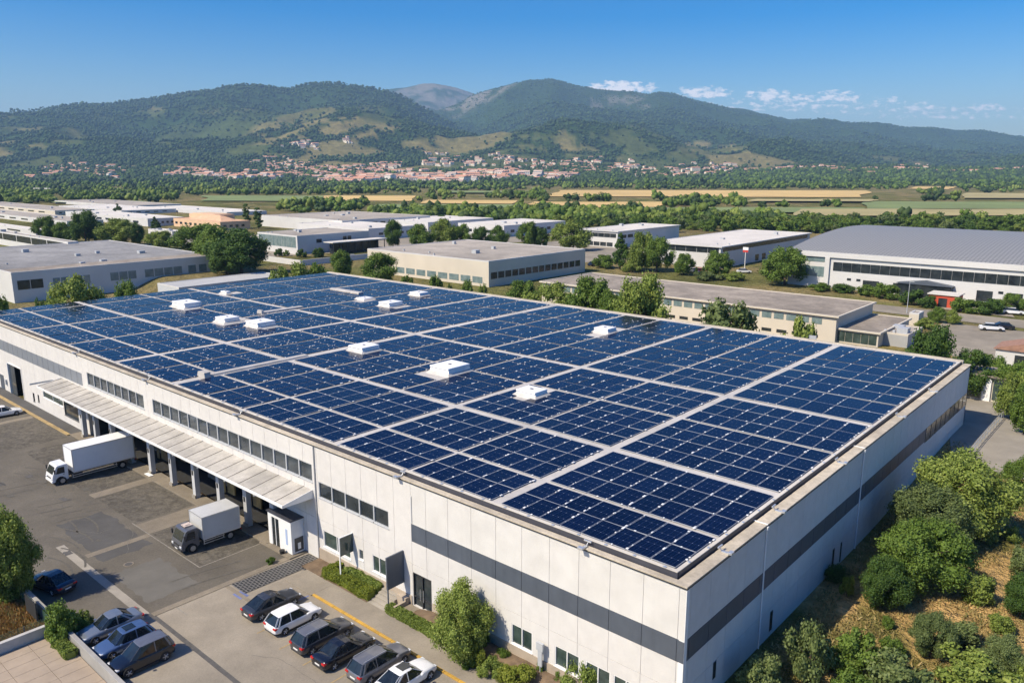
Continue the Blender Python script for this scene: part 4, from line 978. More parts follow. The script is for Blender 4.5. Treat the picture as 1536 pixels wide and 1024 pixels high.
    for s in (-1, 1):
        t = MB(); t.box(xw - .42, xw - .25, s * (hw + .0), s * (hw + .19), belt - .02, belt + .11); t.build('mirror', pm, root, bevel=.03)
        zl = tail * .80
        t = MB(); t.box(-h2 - .005, -h2 + .24, s * hw * .52, s * hw * .90, zl - .09, zl + .06); t.build('tail_light', M_red, root, bevel=.03)
        t = MB(); t.box(h2 - .34, h2 - .10, s * hw * .50, s * hw * .84, hood * .70, hood * .82); t.build('headlight', M_head, root, bevel=.03)
        for x in wx:
            t = MB(); t.tube((x, s * (hw - .20), wr), (x, s * (hw + .005), wr), wr, n=22)
            w_ = t.build('wheel', M_tyre, root, bevel=.02)
            t = MB(); t.tube((x, s * (hw - .0), wr), (x, s * (hw + .014), wr), wr * .64, n=20, mi=1)
            for k in range(5):
                th = k * 2 * math.pi / 5; 
                t.tube((x, s * (hw + .02), wr), (x + math.cos(th) * wr * .6, s * (hw + .02), wr + math.sin(th) * wr * .6), .035, .03, n=5)
            t.tube((x, s * (hw + .005), wr), (x, s * (hw + .035), wr), wr * .16, n=10)
            t.build('rim', [rimm or M_rim, M_chassis], w_)
    t = MB(); t.box(-h2 - .012, -h2 + .04, -.26, .26, .47, .58); t.build('number_plate', M_plate, root, bevel=.005)
    t = MB(); t.box(h2 - .06, h2 + .008, -.26, .26, .36, .46); t.build('number_plate', M_plate, root, bevel=.005)
    t = MB(); t.box(h2 - .12, h2 - .012, -.42, .42, .47, hood * .68); t.build('grille', M_chassis, root, bevel=.02)
    return root
M_carglass = glassmat('car_glass', (.008, .011, .014), (.02, .028, .034), .04, 1.5)
p_dgrey = paint('dark_grey_paint', (.045, .05, .062), .3); p_white = paint('car_white', (.72, .73, .74)); p_black = paint('black_paint', (.010, .012, .020), .2, .2); p_grey = paint('mid_grey_paint', (.17, .175, .20), .4); p_blue = paint('blue_paint_car', (.10, .165, .31), .5); p_bluegrey = paint('blue_grey_paint', (.20, .23, .28), .4); p_anth = paint('anthracite_paint', (.06, .062, .072), .4); p_navy = paint('navy_paint', (.012, .022, .05), .3)
UP, DN = R(90), R(-90)
make_car('coupe', p_dgrey, (-32.0, -7.35), UP, 'dark grey fastback car with silver bonnet, first bay beside the drain grate', L=4.6, H=1.42)
make_car('hatch', p_white, (-28.95, -7.4), UP, 'white hatchback between the fastback and the grey estate car', L=4.25, H=1.48)
make_car('estate', p_anth, (-25.35, -7.3), UP, 'anthracite estate car with roof rails between white hatchback and black saloon', L=4.7, H=1.55, rails=True, roofm=p_grey)
make_car('sedan', p_black, (-22.7, -7.35), UP, 'glossy black saloon parked between two grey estate cars', L=4.65, H=1.42)
make_car('estate', p_grey, (-19.65, -6.65), UP, 'mid grey estate car between the black saloon and white saloon', L=4.7, H=1.54, rails=True)
make_car('coupe', p_white, (-17.0, -6.6), UP, 'white saloon with dark glass sunroof at the end of the row', L=4.6, H=1.42, sunroof=True)
make_car('sedan', p_bluegrey, (-38.3, -17.15), DN, 'blue-grey saloon nose-in to the boundary wall beside the leafy bush', L=4.5, H=1.45)
make_car('hatch', p_blue, (-35.5, -17.3), DN, 'bright blue hatchback between the blue-grey saloon and black off-roader', L=4.1, H=1.45, sunroof=True)
make_car('suv', p_black, (-32.6, -17.35), DN, 'black off-roader with flat grey roof, nose-in to the boundary wall', L=4.2, H=1.72, roofm=p_grey)
make_car('coupe', p_navy, (-48.7, -17.6), R(193), 'navy blue car parked in the shade under the big tree', L=4.5, H=1.42)
make_car('sedan', p_white, (-104.4, -4.6), R(84), 'white saloon alone in the yard close to the far open doorway', L=4.5, H=1.45)

def make_truck(name, loc, label, cabm, boxm, L, box, H, wheels, boxz=.98):
    """nose towards local +x; origin at the nose's ground point"""
    root = empty(name, (loc[0], loc[1], .022), DN, label, 'truck')
    w = 1.1; cl = 1.75
    # cab: side outline extruded, tapered by a second narrower slice
    prof = [(0, .38), (-.02, .95), (-.10, 1.25), (-.48, 2.12), (-.62, 2.22), (-1.55, 2.26), (-1.66, 2.18), (-1.68, .5), (-1.35, .42), (-1.30, .62), (-1.1, .86), (-.82, .92), (-.55, .84), (-.36, .62), (-.32, .40)]
    t = MB(); t.prism(prof, 'y', -w + .05, w - .05); cab = t.build('cab', cabm, root, bevel=.07, seg=3)
    t = MB(); t.add([(-.125, -w + .2, 1.30), (-.125, w - .2, 1.30), (-.47, w - .28, 2.04), (-.47, -w + .28, 2.04)], [(0, 1, 2, 3)]); ws = t.build('windshield', M_carglass, root, recalc=False)
    ws.location.x = .03; sm = ws.modifiers.new('s', 'SOLIDIFY'); sm.thickness = .03; sm.offset = 0
    for s in (-1, 1):
        t = MB(); y = s * (w - .05)
        t.prism([(-.42, 1.30), (-1.30, 1.30), (-1.30, 2.0), (-.66, 2.0)], 'y', y - s * .02, y + s * .012); t.build('side_window', M_carglass, root)
        t = MB(); t.prism([(-.36, .95), (-1.36, .95), (-1.36, 1.27), (-.40, 1.27)], 'y', y, y + s * .012)
        d = t.build('door', cabm, root, bevel=.008); t = MB(); t.box(-1.28, -1.1, y + s * .012, y + s * .04, 1.14, 1.19); t.build('handle', M_chassis, d)
        t = MB(); t.box(-.30, -.18, s * (w + .08), s * (w + .24), 1.45, 1.90); t.tube((-.3, s * (w - .05), 1.85), (-.24, s * (w + .12), 1.85), .02); t.build('mirror', M_chassis, root, bevel=.02)
        t = MB(); t.box(-.05, .035, s * .62, s * .98, .66, .86); t.build('headlight', M_head, root, bevel=.03)
        t = MB(); t.box(-L + .0, -L + .05, s * .75, s * 1.0, .62, .78); t.build('tail_light', M_red, root)
        for x in wheels:
            r = .42; t = MB(); t.tube((x, s * (w - .30), r), (x, s * (w - .01), r), r, n=24); wv = t.build('wheel', M_tyre, root, bevel=.03)
            t = MB(); t.tube((x, s * (w - .02), r), (x, s * (w + .005), r), r * .58, n=20); t.tube((x, s * (w), r), (x, s * (w + .05), r), r * .2, n=12); t.build('rim', M_rim, wv)
    t = MB(); t.box(-.1, .06, -w + .08, w - .08, .36, .60); t.build('bumper', M_white if cabm is p_white else M_chassis, root, bevel=.04)
    t = MB(); t.box(-.02, .03, -.55, .55, .80, .93); t.build('grille', M_chassis, root, bevel=.015)
    t = MB(); t.box(.061, .07, -.26, .26, .44, .55); t.build('number_plate', M_plate, root)
    t = MB(); t.box(-L + .1, -1.0, -.42, -.32, .62, .82); t.box(-L + .1, -1.0, .32, .42, .62, .82)
    for x in np.arange(-L + .3, -1.8, .8): t.box(x, x + .08, -w + .06, w - .06, boxz - .16, boxz - .02)
    t.box(-2.9, -2.2, -w + .02, -.5, .42, .85); t.box(-3.1, -2.1, .5, w - .02, .42, .85); t.box(-L, -L + .08, -w + .1, w - .1, .45, .60)
    for x in wheels: t.tube((x, -.8, .42), (x, .8, .42), .06)
    t.build('chassis', M_chassis, root)
    for s in (-1, 1):
        if wheels[0] - wheels[1] > 3.2 or True:
            t = MB(); t.box(wheels[1] + .55, -2.0, s * (w + .005), s * (w + .03), .46, .52); t.box(wheels[1] + .55, -2.0, s * (w + .005), s * (w + .03), .70, .76)
            for x in (wheels[1] + .65, -2.1): t.box(x, x + .05, s * (w - .02), s * (w + .005), .46, .9)
            t.build('side_guard', M_alu, root)
    t = MB(); x0, x1 = box; bw = 1.26
    t.box(x1, x0, -bw, bw, boxz, H); bx_ = t.build('cargo_box', boxm, root, bevel=.02)
    t = MB()
    for s in (-1, 1):
        t.box(x1 - .015, x0 + .015, s * (bw + .001), s * (bw + .022), H - .09, H + .012); t.box(x1 - .015, x0 + .015, s * (bw + .001), s * (bw + .022), boxz - .02, boxz + .09)
        for x in (x0, x1): t.box(x - .04, x + .04, s * (bw + .002), s * (bw + .026), boxz, H)
    t.box(x0 + .0, x0 + .02, -bw, bw, H - .09, H + .012); t.box(x1 - .02, x1, -bw, bw, H - .09, H + .012)
    t.build('edge_rail', M_alu, bx_)
    t = MB(); t.box(x1 - .04, x1 - .0205, -bw + .05, -.01, boxz + .1, H - .12); t.box(x1 - .04, x1 - .0205, .01, bw - .05, boxz + .1, H - .12); t.build('rear_door', boxm, bx_)
    return root
M_boxw = mat('box_white', (.78, .79, .80), .45, .03, .8, stain=.04); M_boxg = mat('box_grey', (.55, .56, .56), .5, .05, .8, stain=.14)
tk = make_truck('box_truck', (-72.7, -9.55), 'long white box truck backed up to the loading docks', p_white, M_boxw, 9.0, (-2.15, -8.75), 3.72, (-1.0, -7.4), 1.05)
tk.rotation_euler[2] = R(-91)
tk = make_truck('box_truck', (-46.75, -7.85), 'short box truck with dark grey cab and pale grey body at the docks', paint('truck_grey', (.10, .105, .12), .2), M_boxg, 5.8, (-1.95, -5.55), 3.12, (-1.0, -4.6), .95)
tk.rotation_euler[2] = R(-92)
t = MB(); t.box(-1.5, -.75, -.5, .3, 2.27, 2.33); t.box(-1.3, -.9, -.3, .1, 2.33, 2.38); o = t.build('roof_load', mat('pinkish_board', (.5, .42, .38), .8, .2, 2), tk)
t = MB(); t.box(-67.0 - .5, -66.2, -1.5, -1.0, .18, .24); props(t.build('white_board', M_white, None, bevel=.02), 'small white board lying on the dock apron behind the white truck', 'board')
t = MB(); t.tube((-39.3, -1.75, .13), (-39.3, -1.75, .42), .22, .24, n=16); t.tube((-39.3, -1.75, .42), (-39.3, -1.75, .44), .25, n=16)
props(t.build('plant_tub', M_tyre, None), 'round black tub standing at the door of the white booth', 'tub')
# ------------------------------------------------------------------ the industrial estate behind
def bis(f, lo, hi, n=50):
    a = f(lo)
    for _ in range(n):
        m = (lo + hi) / 2; v = f(m)
        if (v > 0) == (a > 0): lo = m
        else: hi = m
    return (lo + hi) / 2
def place(px, py, base=None, h=None):
    if h is None:
        def err(hh):
            z = 3.0
            for _ in range(4): x, y = P(px, py, z + hh); z = T1(x, y)
            return proj(x, y, z)[1] - base
        h = bis(err, 1.0, 25)
    z = 3.0
    for _ in range(5): x, y = P(px, py, z + h); z = T1(x, y)
    return x, y, z, h
def building(name, label, px, py, xl, xr, base=None, h=None, wins=(), wall=M_bgwall, roof=M_bgroof, cat='building', parapet=.35, over=0., rim=M_bgwall, units=2, group=None, seed=0):
    x, y, z, h = place(px, py, base, h)
    zt = z + h
    La = bis(lambda L: proj(x - L, y, zt)[0] - xl, .5, 400); Lb = bis(lambda L: proj(x, y + L, zt)[0] - xr, .5, 700)
    root = empty(name, (x, y, z), 0, label, cat, group)
    t = MB(); t.box(-La, 0, 0, Lb, -1.5, h - .3); t.build('wall', wall, root)
    t = MB(); o = over; w = .35
    t.box(-La - o, o, -o, -o + w, h - .3, h); t.box(-La - o, o, Lb + o - w, Lb + o, h - .3, h); t.box(-La - o, -La - o + w, -o + w, Lb + o - w, h - .3, h); t.box(o - w, o, -o + w, Lb + o - w, h - .3, h)
    t.build('parapet', rim, root)
    t = MB(); t.box(-La - o + w, o - w, -o + w, Lb + o - w, h - .35, h - .12); rf = t.build('roof', roof, root)
    r = random.Random(seed + int(px))
    if units:
        for k in range(units):
            t = MB(); ux, uy = -r.uniform(.1, .9) * La, r.uniform(.15, .85) * Lb; s = r.uniform(.4, 1.0); t.box(ux - s, ux + s, uy - s, uy + s, h - .12, h + r.uniform(.3, .9)); t.build('roof_vent', M_mull, rf)
        for k in range(units):
            t = MB(); ux, uy = -r.uniform(.03, .97) * La, r.uniform(.02, .12) * Lb; t.box(ux - .2, ux + .2, uy - .2, uy + .2, h - .12, h + .35); t.build('roof_vent', M_mull, rf)
    for wn in wins:
        face, t0, t1, z0, z1, n, mt = wn[:7]; gap = wn[7] if len(wn) > 7 else .15
        for k in range(n):
            u0 = t0 + (t1 - t0) * k / n; u1 = t0 + (t1 - t0) * (k + 1 - gap) / n; t = MB()
            if face == 'f': t.box(-La * (1 - u0), -La * (1 - u1), -.05, .1, h * z0, h * z1)
            else: t.box(-.1, .05, Lb * u0, Lb * u1, h * z0, h * z1)
            t.build('window', mt, root)
    return root, La, Lb, h
D, Tl = M_bgdark, M_bgteal
r1_, La1, Lb1, h1 = building('office_block', 'pale blue-shaded flat-roofed block at the far left, its long side full of windows', 16, 409, -110, 326, base=455, wins=[('s', .02, .13, .42, .72, 2, D, .06), ('s', .17, .24, .42, .70, 2, Tl), ('s', .27, .34, .42, .70, 2, Tl), ('s', .43, .56, .42, .70, 3, Tl, .1), ('s', .60, .80, .42, .70, 4, Tl, .1), ('s', .83, .95, .42, .70, 2, Tl, .3)], units=6, roof=mat('dull_grey_roof', (.27, .265, .26), .9, .2, .1, stain=.3, grain=.2, gscale=.8))
t = MB(); t.box(-9, -.4, .4, Lb1 - .4, h1 - .119, h1 - .05)
t.build('roof_margin', M_bgroof3, r1_)
building('warehouse_shed', 'white shed with one long dark window strip behind the far left block', 101.6, 363, -60, 117, base=386, wins=[('f', .2, .97, .45, .9, 6, D, .04)], roof=M_bgroof)
building('annex_shed', 'low grey flat roof directly behind the solar warehouse', 268, 431, 236, 428, h=4.0, wall=M_bgwall2, roof=mat('grey_sheet_roof', (.46, .46, .45), .7, .06, .2, stain=.1), units=0)
building('office_block', 'cream flat-roofed block with window bands on two sides, centre of the estate', 733, 391.7, 551, 878, base=431, wins=[('f', .26, .97, .12, .36, 8, Tl, .18), ('s', .02, .95, .30, .55, 14, D, .16)], wall=M_bgwall3, units=3)
building('workshop_hall', 'long low cream hall with brown-grey roof and a row of small windows', 1255.5, 473.7, 813, 1310, base=514, wins=[('f', .06, .97, .62, .86, 26, Tl, .22), ('f', .45, .97, .10, .22, 12, D, .35)], wall=M_bgwall3, roof=M_bgroof3, over=.5, units=0, rim=M_bgwall3)
building('workshop_annex', 'glass-fronted low annex with brown roof at the end of the cream hall', 1318.6, 498.7, 1256, 1364, base=521, wins=[('f', .02, .97, .1, .78, 5, M_glassg, .05)], wall=M_bgwall3, roof=M_bgroof3, over=.4, units=0, rim=M_bgwall3)
building('utility_block', 'small grey block standing in front of the brown-roofed annex', 1362.6, 502, 1324, 1384, base=522, wall=mat('mid_grey_wall', (.36, .36, .35), .8, .06, .4), roof=M_bgroof, units=2, rim=M_bgwall3)
building('utility_block', 'tiny grey block behind the brown-roofed annex', 1379, 470, 1364, 1386, base=489, wall=M_bgwall3, roof=M_bgroof, units=0)
building('factory_hall', 'white hall with pale roof and dark strip windows below its eaves', 1081.5, 370, 972, 1215, base=403, wins=[('f', .1, .98, .68, .93, 6, D, .03), ('s', .02, .97, .74, .93, 10, D, .02), ('f', .12, .3, .1, .3, 2, D), ('s', .35, .5, .05, .35, 2, D, .5)], roof=M_bgroof2, over=.6)
building('factory_hall', 'white two-storey hall with two dark window bands, between trees and field', 926.6, 347, 867, 1019, base=372, wins=[('f', .22, .97, .60, .84, 5, D, .04), ('f', .25, .9, .06, .3, 4, D, .1), ('s', .05, .35, .55, .75, 3, D, .2)], roof=M_bgroof2, over=.5)
building('factory_hall', 'flat pale hall with blue-grey side, left of the two-storey hall', 756, 338.5, 687, 848, base=356, wins=[('f', .1, .9, .3, .55, 6, D, .4), ('s', .1, .8, .35, .6, 6, D, .5)], roof=M_bgroof2)
building('showroom', 'hall with a green-tinted glass front and grey roof', 445.4, 353.8, 386, 553, base=382, wins=[('f', .03, .97, .35, .92, 8, Tl, .05), ('s', .25, .33, .55, .75, 1, D, .1), ('s', .62, .75, .5, .8, 2, D, .2)], roof=M_bgroof)
building('factory_hall', 'long white hall immediately behind the glass-fronted showroom', 552.7, 343, 445, 626, base=361, wins=[('s', .2, .9, .4, .6, 5, D, .4)], roof=M_bgroof2)
building('factory_hall', 'wide grey-roofed hall behind the long white hall', 513, 331, 392, 645, h=6, wins=[('s', .05, .95, .5, .75, 10, D, .4)], roof=M_bgroof, units=5)
building('factory_hall', 'thin pale hall before the hedgerow trees, behind the centre block', 642, 333.5, 566, 740, h=5, roof=M_bgroof2)
M_salmon = mat('salmon_roof', (.62, .38, .24), .9, .12, .3)
rt_, La, Lb, h = building('town_hall', 'orange rendered building with terracotta roof in the estate', 330, 333, 260, 375, base=346, wins=[('f', .04, .98, .35, .62, 9, D, .5), ('s', .1, .9, .35, .62, 4, D, .5)], wall=M_orangewall, roof=M_salmon, units=0, rim=M_orangewall)
t = MB(); t.add([(-La * .8, Lb * .2, h - .1), (-La * .1, Lb * .2, h - .1), (-La * .1, Lb * .8, h - .1), (-La * .8, Lb * .8, h - .1), (-La * .6, Lb * .5, h + 2.6), (-La * .3, Lb * .5, h + 2.6)], [(0, 1, 5, 4), (1, 2, 5), (2, 3, 4, 5), (3, 0, 4)]); t.build('hipped_roof', M_salmon, rt_)
t = MB(); t.box(-La * 1.0, -La * .45, Lb * .55, Lb * 1.25, -1, h + 2.2); t.box(-La * .95, -La * .5, Lb * .6, Lb * 1.2, h + 2.2, h + 2.5); t.build('rear_wing', M_orangewall, rt_)
building('storage_shed', 'brownish block to the right of the orange building', 412, 329, 390, 439, base=340, wall=M_bgwall3, roof=M_bgroof3, units=0)
lc_ = [('low white shed with blue shade at the left frame edge, behind the dark-strip shed', 53, 345, -60, 72, 354, 3), ('long white hall at left, second row behind the trees', 100, 332, -60, 155, 340, 8), ('bright white hall directly left of the orange building', 221, 328, 98, 276, 340, 8),
       ('cream hall with small windows at the left frame edge, back of the estate', 82, 316, -50, 142, 323, 8), ('pale hall with small windows behind the conical fir', 182, 316, 88, 264, 322, 7), ('farthest long white hall of the left cluster', 195, 308.5, 82, 272, 313, 0), ('long pale roof behind the orange building', 340, 318.5, 215, 400, 324, 0),
       ('small white box building alone among trees beyond the left cluster', 85, 283.5, 50, 95, 288.5, 3), ('small brown-roofed building at the frame edge beyond the left cluster', 20, 293.5, -30, 26, 299.5, 2), ('small white block between round trees, in front of the orange building', 258, 347, 222, 276, 359, 2)]
for i, (lb, a, b, c, d_, e, n) in enumerate(lc_):
    building('storage_hall', lb, a, b, c, d_, base=e, wins=[('f', .1, .95, .35, .62, n, D, .45), ('s', .1, .9, .35, .6, max(0, n - 2), D, .5)] if n else (), roof=[M_bgroof2, M_bgroof][i % 2 if i < 7 else 0], wall=M_bgwall if i not in (3, 8) else M_bgwall3, units=3)
# white flat canopy on posts next to the showroom
x, y, z, h = place(499, 364, h=4.5)
La = bis(lambda L: proj(x - L, y, z + h)[0] - 485, .5, 100); Lb = bis(lambda L: proj(x, y + L, z + h)[0] - 581, .5, 300)
r = empty('canopy_shelter', (x, y, z), 0, 'white flat canopy on slim posts beside the glass-fronted showroom', 'canopy')
t = MB(); t.box(-La, 0, 0, Lb, h - .3, h); t.build('roof', M_bgroof2, r)
for k in range(8): t = MB(); t.box(-.4, -.15, k * Lb / 7.5 + .3, k * Lb / 7.5 + .5, 0, h - .3); t.build('post', M_darkmull, r)
t = MB(); t.box(-La + 1, -3, 2, Lb - 2, 0, h - .4); t.build('back_wall', M_bgdark, r)
x, y, z = G(395, 391); x2, y2, z2 = G(466, 392)
t = MB(); t.box(0, 22, -.2, .2, 0, 1.8); t.box(22, 22.4, -.2, 30, 0, 1.8); props(t.build('garden_wall', M_bgwall, None, (x, y, z)), 'low white wall in front of the glass-fronted showroom', 'wall')

# big white hall with the barrel roof at the right
x0, y0, z0, h = place(1185, 374.4, base=425.5)
h = min(max(h, 7), 12)
x0, y0, z0, h = place(1185, 374.4, h=h)
Lr = 120.; Dp = 95.
r = empty('barrel_roof_hall', (x0, y0, z0), 0, 'large white hall with curved grey roof and a continuous black window band', 'building')
t = MB(); t.box(0, Lr, 0, Dp, -1.5, h); t.build('wall', M_bgwall, r)
t = MB(); n = 24; vs = []
for k in range(n + 1):
    u = k / n; vs.append((u * Dp, h + 3.8 * math.sin(math.pi * min(1, u)) ** .85))
pts = vs + [(Dp, h - .2), (0, h - .2)]
q = MB()
for k in range(n):
    (ya, za), (yb, zb) = vs[k], vs[k + 1]
    q.add([(-.3, ya - .4, za), (Lr, ya - .4, za), (Lr, yb - .4, zb), (-.3, yb - .4, zb)], [(0, 1, 2, 3)])
q.add([(-.3, v[0] - .4, v[1]) for v in vs], [tuple(range(n + 1))])
m, nt, b, out = nodes('ribbed_grey_roof'); tc = nt.nodes.new('ShaderNodeTexCoord')
wv = N(nt, 'ShaderNodeTexWave', Scale=.35, Distortion=.4); wv.bands_direction = 'X'; nt.links.new(tc.outputs['Object'], wv.inputs['Vector'])
wv2 = N(nt, 'ShaderNodeTexWave', Scale=.22, Distortion=.3); wv2.bands_direction = 'Y'; nt.links.new(tc.outputs['Object'], wv2.inputs['Vector'])
mlt = nt.nodes.new('ShaderNodeMath'); mlt.operation = 'MULTIPLY'; nt.links.new(wv.outputs['Fac'], mlt.inputs[0]); nt.links.new(wv2.outputs['Fac'], mlt.inputs[1])
rp = ramp(nt, mlt.outputs[0], [(.05, (.19, .19, .185)), (.6, (.32, .315, .305))]); nt.links.new(rp.outputs[0], b.inputs['Base Color']); b.inputs['Roughness'].default_value = .5
q.build('roof', m, r)
t = MB(); t.box(0, Lr, -.5, -.02, h - 1.3, h + .05); t.build('eaves_band', M_bgwall, r)
s_ = Lr / 120
xa = bis(lambda L: proj(x0 + L, y0, z0 + h)[0] - 1243, .5, 100)
for k in range(40):
    xx = xa + 1.5 + k * 2.35
    if xx > Lr - 3: break
    t = MB(); t.box(xx, xx + 2.25, -.12, .1, h * .50, h * .74); t.build('window', M_bgdark, r)
t = MB(); t.box(.3, xa - .8, -.1, .1, h * .72, h * .86); t.build('window', M_bgteal, r); t = MB(); t.box(.3, xa - .8, -.1, .1, h * .30, h * .58); t.build('window', M_bgteal, r)
t = MB(); t.box(xa - .6, xa + .6, -.6, .0, 0, h - 1.3); t.build('corner_pier', M_bgwall, r)
for px_ in (1305, 1350, 1412, 1475, 1520):
    L0 = bis(lambda L: proj(x0 + L, y0, z0)[0] - px_ + 12, .5, 118); L1 = bis(lambda L: proj(x0 + L, y0, z0)[0] - px_ - 12, .5, 118)
    t = MB(); t.box(L0, L1, -.1, .1, h * .04, h * .30); t.build('window', M_bgdark, r)
for px_ in (1269, 1283, 1495):
    L0 = bis(lambda L: proj(x0 + L, y0, z0)[0] - px_, .5, 118); t = MB(); t.box(L0, L0 + 1, -.1, .1, h * .26, h * .32); t.build('window', M_bgdark, r)
# small sheds, kiosk, house and gate at the right
def hut(name, label, cat, px, pyb, w, d, h, wallm, roofm, pitch=0, over=.3, open_=None, rz=0):
    x, y, z = G(px, pyb); r = empty(name, (x, y, z), rz, label, cat)
    t = MB(); t.box(-w / 2, w / 2, 0, d, 0, h); t.build('wall', wallm, r); t = MB()
    if pitch: t.prism([(-w / 2 - over, h), (w / 2 + over, h), (w / 2 + over, h + .12), (0, h + pitch), (-w / 2 - over, h + .12)], 'y', -over, d + over)
    else: t.box(-w / 2 - over, w / 2 + over, -over, d + over, h, h + .22)
    t.build('roof', roofm, r)
    if open_: t = MB(); t.box(-w * open_ / 2, w * open_ / 2, -.06, .2, 0, h * .75); t.build('door', M_bgdark, r)
    return r
hut('kiosk', 'red kiosk with a white flat roof in front of the barrel-roof hall', 'kiosk', 1413, 461, 6, 5, 2.8, mat('kiosk_red', (.5, .07, .03), .7, .1, 1), M_bgroof2, open_=.3)
hut('shelter', 'dark grey-roofed shelter among the bushes before the barrel-roof hall', 'shelter', 1384, 447, 12, 6, 3.2, M_bgdark, M_band, pitch=1)
r = hut('garden_house', 'small pale house with a red tiled roof at the right frame edge', 'house', 1540, 553, 9, 6, 2.6, M_bgwall, mat('old_tile', (.30, .17, .12), .9, .25, 2), pitch=1.5, open_=.4)
r = hut('gate_lodge', 'small pale lodge with flat brown roof beyond the end of the shaded side wall', 'lodge', 1478, 601, 5.5, 5, 3.4, M_bgwall3, M_bgroof3, open_=.0, over=.5)
for s in (-1, 1): t = MB(); t.box(s * 1.6 - .9, s * 1.6 + .9, -.06, .1, .3, 2.9); t.build('window', M_glassg, r)
t = MB(); t.box(-.5, .5, -.3, -.07, 0, 3.2); t.build('porch_post', M_white, r)
# paved areas
drape('side_yard', [(2.0, 55), (44, 53), (44, 86), (-6, 86)], mat('sunlit_yard', (.30, .27, .22), .9, .12, .3, stain=.25, bump=.2, detail=8), (42, 30), .07)
drape('rear_lot', [(-17, 110), (14, 106), (14, 141), (-19, 141)], M_conc, (20, 20), .06)
drape('estate_road', [(-120, 147), (70, 143), (70, 153), (-120, 157)], M_conc, (40, 6), .06)
drape('estate_road', [(-27, 158), (-9, 157), (-60, 330), (-76, 330)], M_conc, (8, 60), .08)
drape('estate_yard', [(-330, 120), (-235, 110), (-180, 300), (-300, 320)], M_conc, (40, 60), .05); drape('estate_yard', [(-200, 170), (-140, 170), (-110, 260), (-190, 270)], M_conc, (30, 40), .07)
drape('rear_lot', [(15, 150), (60, 150), (60, 175), (10, 175)], M_conc, (20, 20), .09)
# low wall and rail beside the shaded side yard
x, y, z = .9, 70, T1(.9, 72)
t = MB()
for k in range(13): t.tube((3.2, 58 + k * 1.6, T1(3.2, 58 + k * 1.6)), (3.2, 58 + k * 1.6, T1(3.2, 58 + k * 1.6) + 1.1), .04)
for k in range(12):
    za, zb = T1(3.2, 58 + k * 1.6), T1(3.2, 59.6 + k * 1.6)
    for dz in (.55, 1.1): t.tube((3.2, 58 + k * 1.6, za + dz), (3.2, 59.6 + k * 1.6, zb + dz), .035)
props(t.build('guard_rail', M_alu, None), 'pale metal guard rail in the shade beside the far end of the side wall', 'railing')
z = T1(3, 80); t = MB()
for k in range(9): t.box(1.5 + k * .5, 1.58 + k * .5, 79.9, 80, z, z + 1.5)
t.box(1.4, 5.8, 79.88, 80.02, z + 1.4, z + 1.5); t.box(1.4, 5.8, 79.88, 80.02, z + .2, z + .3); props(t.build('yard_gate', M_white, None), 'white barred gate at the end of the guard rail', 'gate')
# little far cars: simple but car-shaped bodies with glass and wheels
def small_car(px, py, rz, m, label, L=4.3):
    x, y, z = G(px, py); r = empty('parked_car', (x, y, z + .08), rz, label, 'car')
    t = MB(); t.prism([(-L / 2, .3), (-L / 2 + .03, .85), (-L / 2 + .7, .95), (L / 2 - 1.2, .92), (L / 2 - .1, .7), (L / 2, .35)], 'y', -.85, .85); t.build('body', m, r, bevel=.08)
    t = MB(); t.add([(-L / 2 + .5, -.78, .93), (L / 2 - 1.0, -.78, .93), (L / 2 - 1.0, .78, .93), (-L / 2 + .5, .78, .93), (-L / 2 + 1.0, -.6, 1.42), (L / 2 - 1.8, -.6, 1.42), (L / 2 - 1.8, .6, 1.42), (-L / 2 + 1.0, .6, 1.42)], [(4, 5, 6, 7), (0, 1, 5, 4), (1, 2, 6, 5), (2, 3, 7, 6), (3, 0, 4, 7)]); t.build('windows', M_carglass, r)
    t = MB(); t.box(-L / 2 + 1.0, L / 2 - 1.8, -.58, .58, 1.42, 1.46); t.build('roof', m, r)
    for xx in (-L / 2 + .8, L / 2 - .8):
        for s in (-1, 1): t = MB(); t.tube((xx, s * .62, .32), (xx, s * .87, .32), .32, n=12); t.build('wheel', M_tyre, r)
for i, (px, py, rz, m, lb) in enumerate([(1487, 496, 20, p_white, 'white car on the open lot at the right beyond the trees'), (1502, 494, 200, p_black, 'black car beside the white one on the open lot at right'), (1520, 472, 10, p_white, 'white car on the road at the right frame edge'), (1040, 409, 0, p_white, 'white car behind the brown-grey roof of the long cream hall'),
        (1052, 409.5, 0, mat('car_red', (.4, .03, .02), .3, .1, 2, coat=.5), 'red car behind the brown-grey roof of the long cream hall'), (890, 399, 90, p_navy, 'dark car at the end wall of the centre cream block'), (585, 384, 60, p_white, 'white car in front of the white canopy'), (560, 386, 60, p_grey, 'grey car in front of the white canopy'), (530, 388, 60, p_white, 'white car closest to the showroom corner'), (1116, 410, 40, p_white, 'white car on the road below the white strip-window hall'), (1512, 471, 10, p_grey, 'grey car on the road near the white one at right')]):
    small_car(px, py, R(rz), m, lb)
t = MB(); t.tube((0, 0, 0), (0, 0, 5.0), .12); t.box(-.9, .9, -.1, .1, 5.0, 6.6); x, y, z = G(1117, 402); t2 = props(t.build('sign_pylon', M_white, None, (x, y, z)), 'white sign pylon with a red lower half by the road', 'sign')
t = MB(); t.box(-.9, .9, -.13, -.101, 5.0, 5.7); t.build('sign_face', mat('sign_red', (.5, .05, .04), .5, .1, 2), t2)
x, y, z = G(1360, 470)
t = MB(); t.tube((0, 0, 0), (0, 0, 7), .08, .05); t.box(-.1, .9, -.08, .08, 6.95, 7.05); props(t.build('street_lamp', M_mull, None, (x, y, z)), 'thin lamp post beside the small grey block near the annex', 'lamp post')
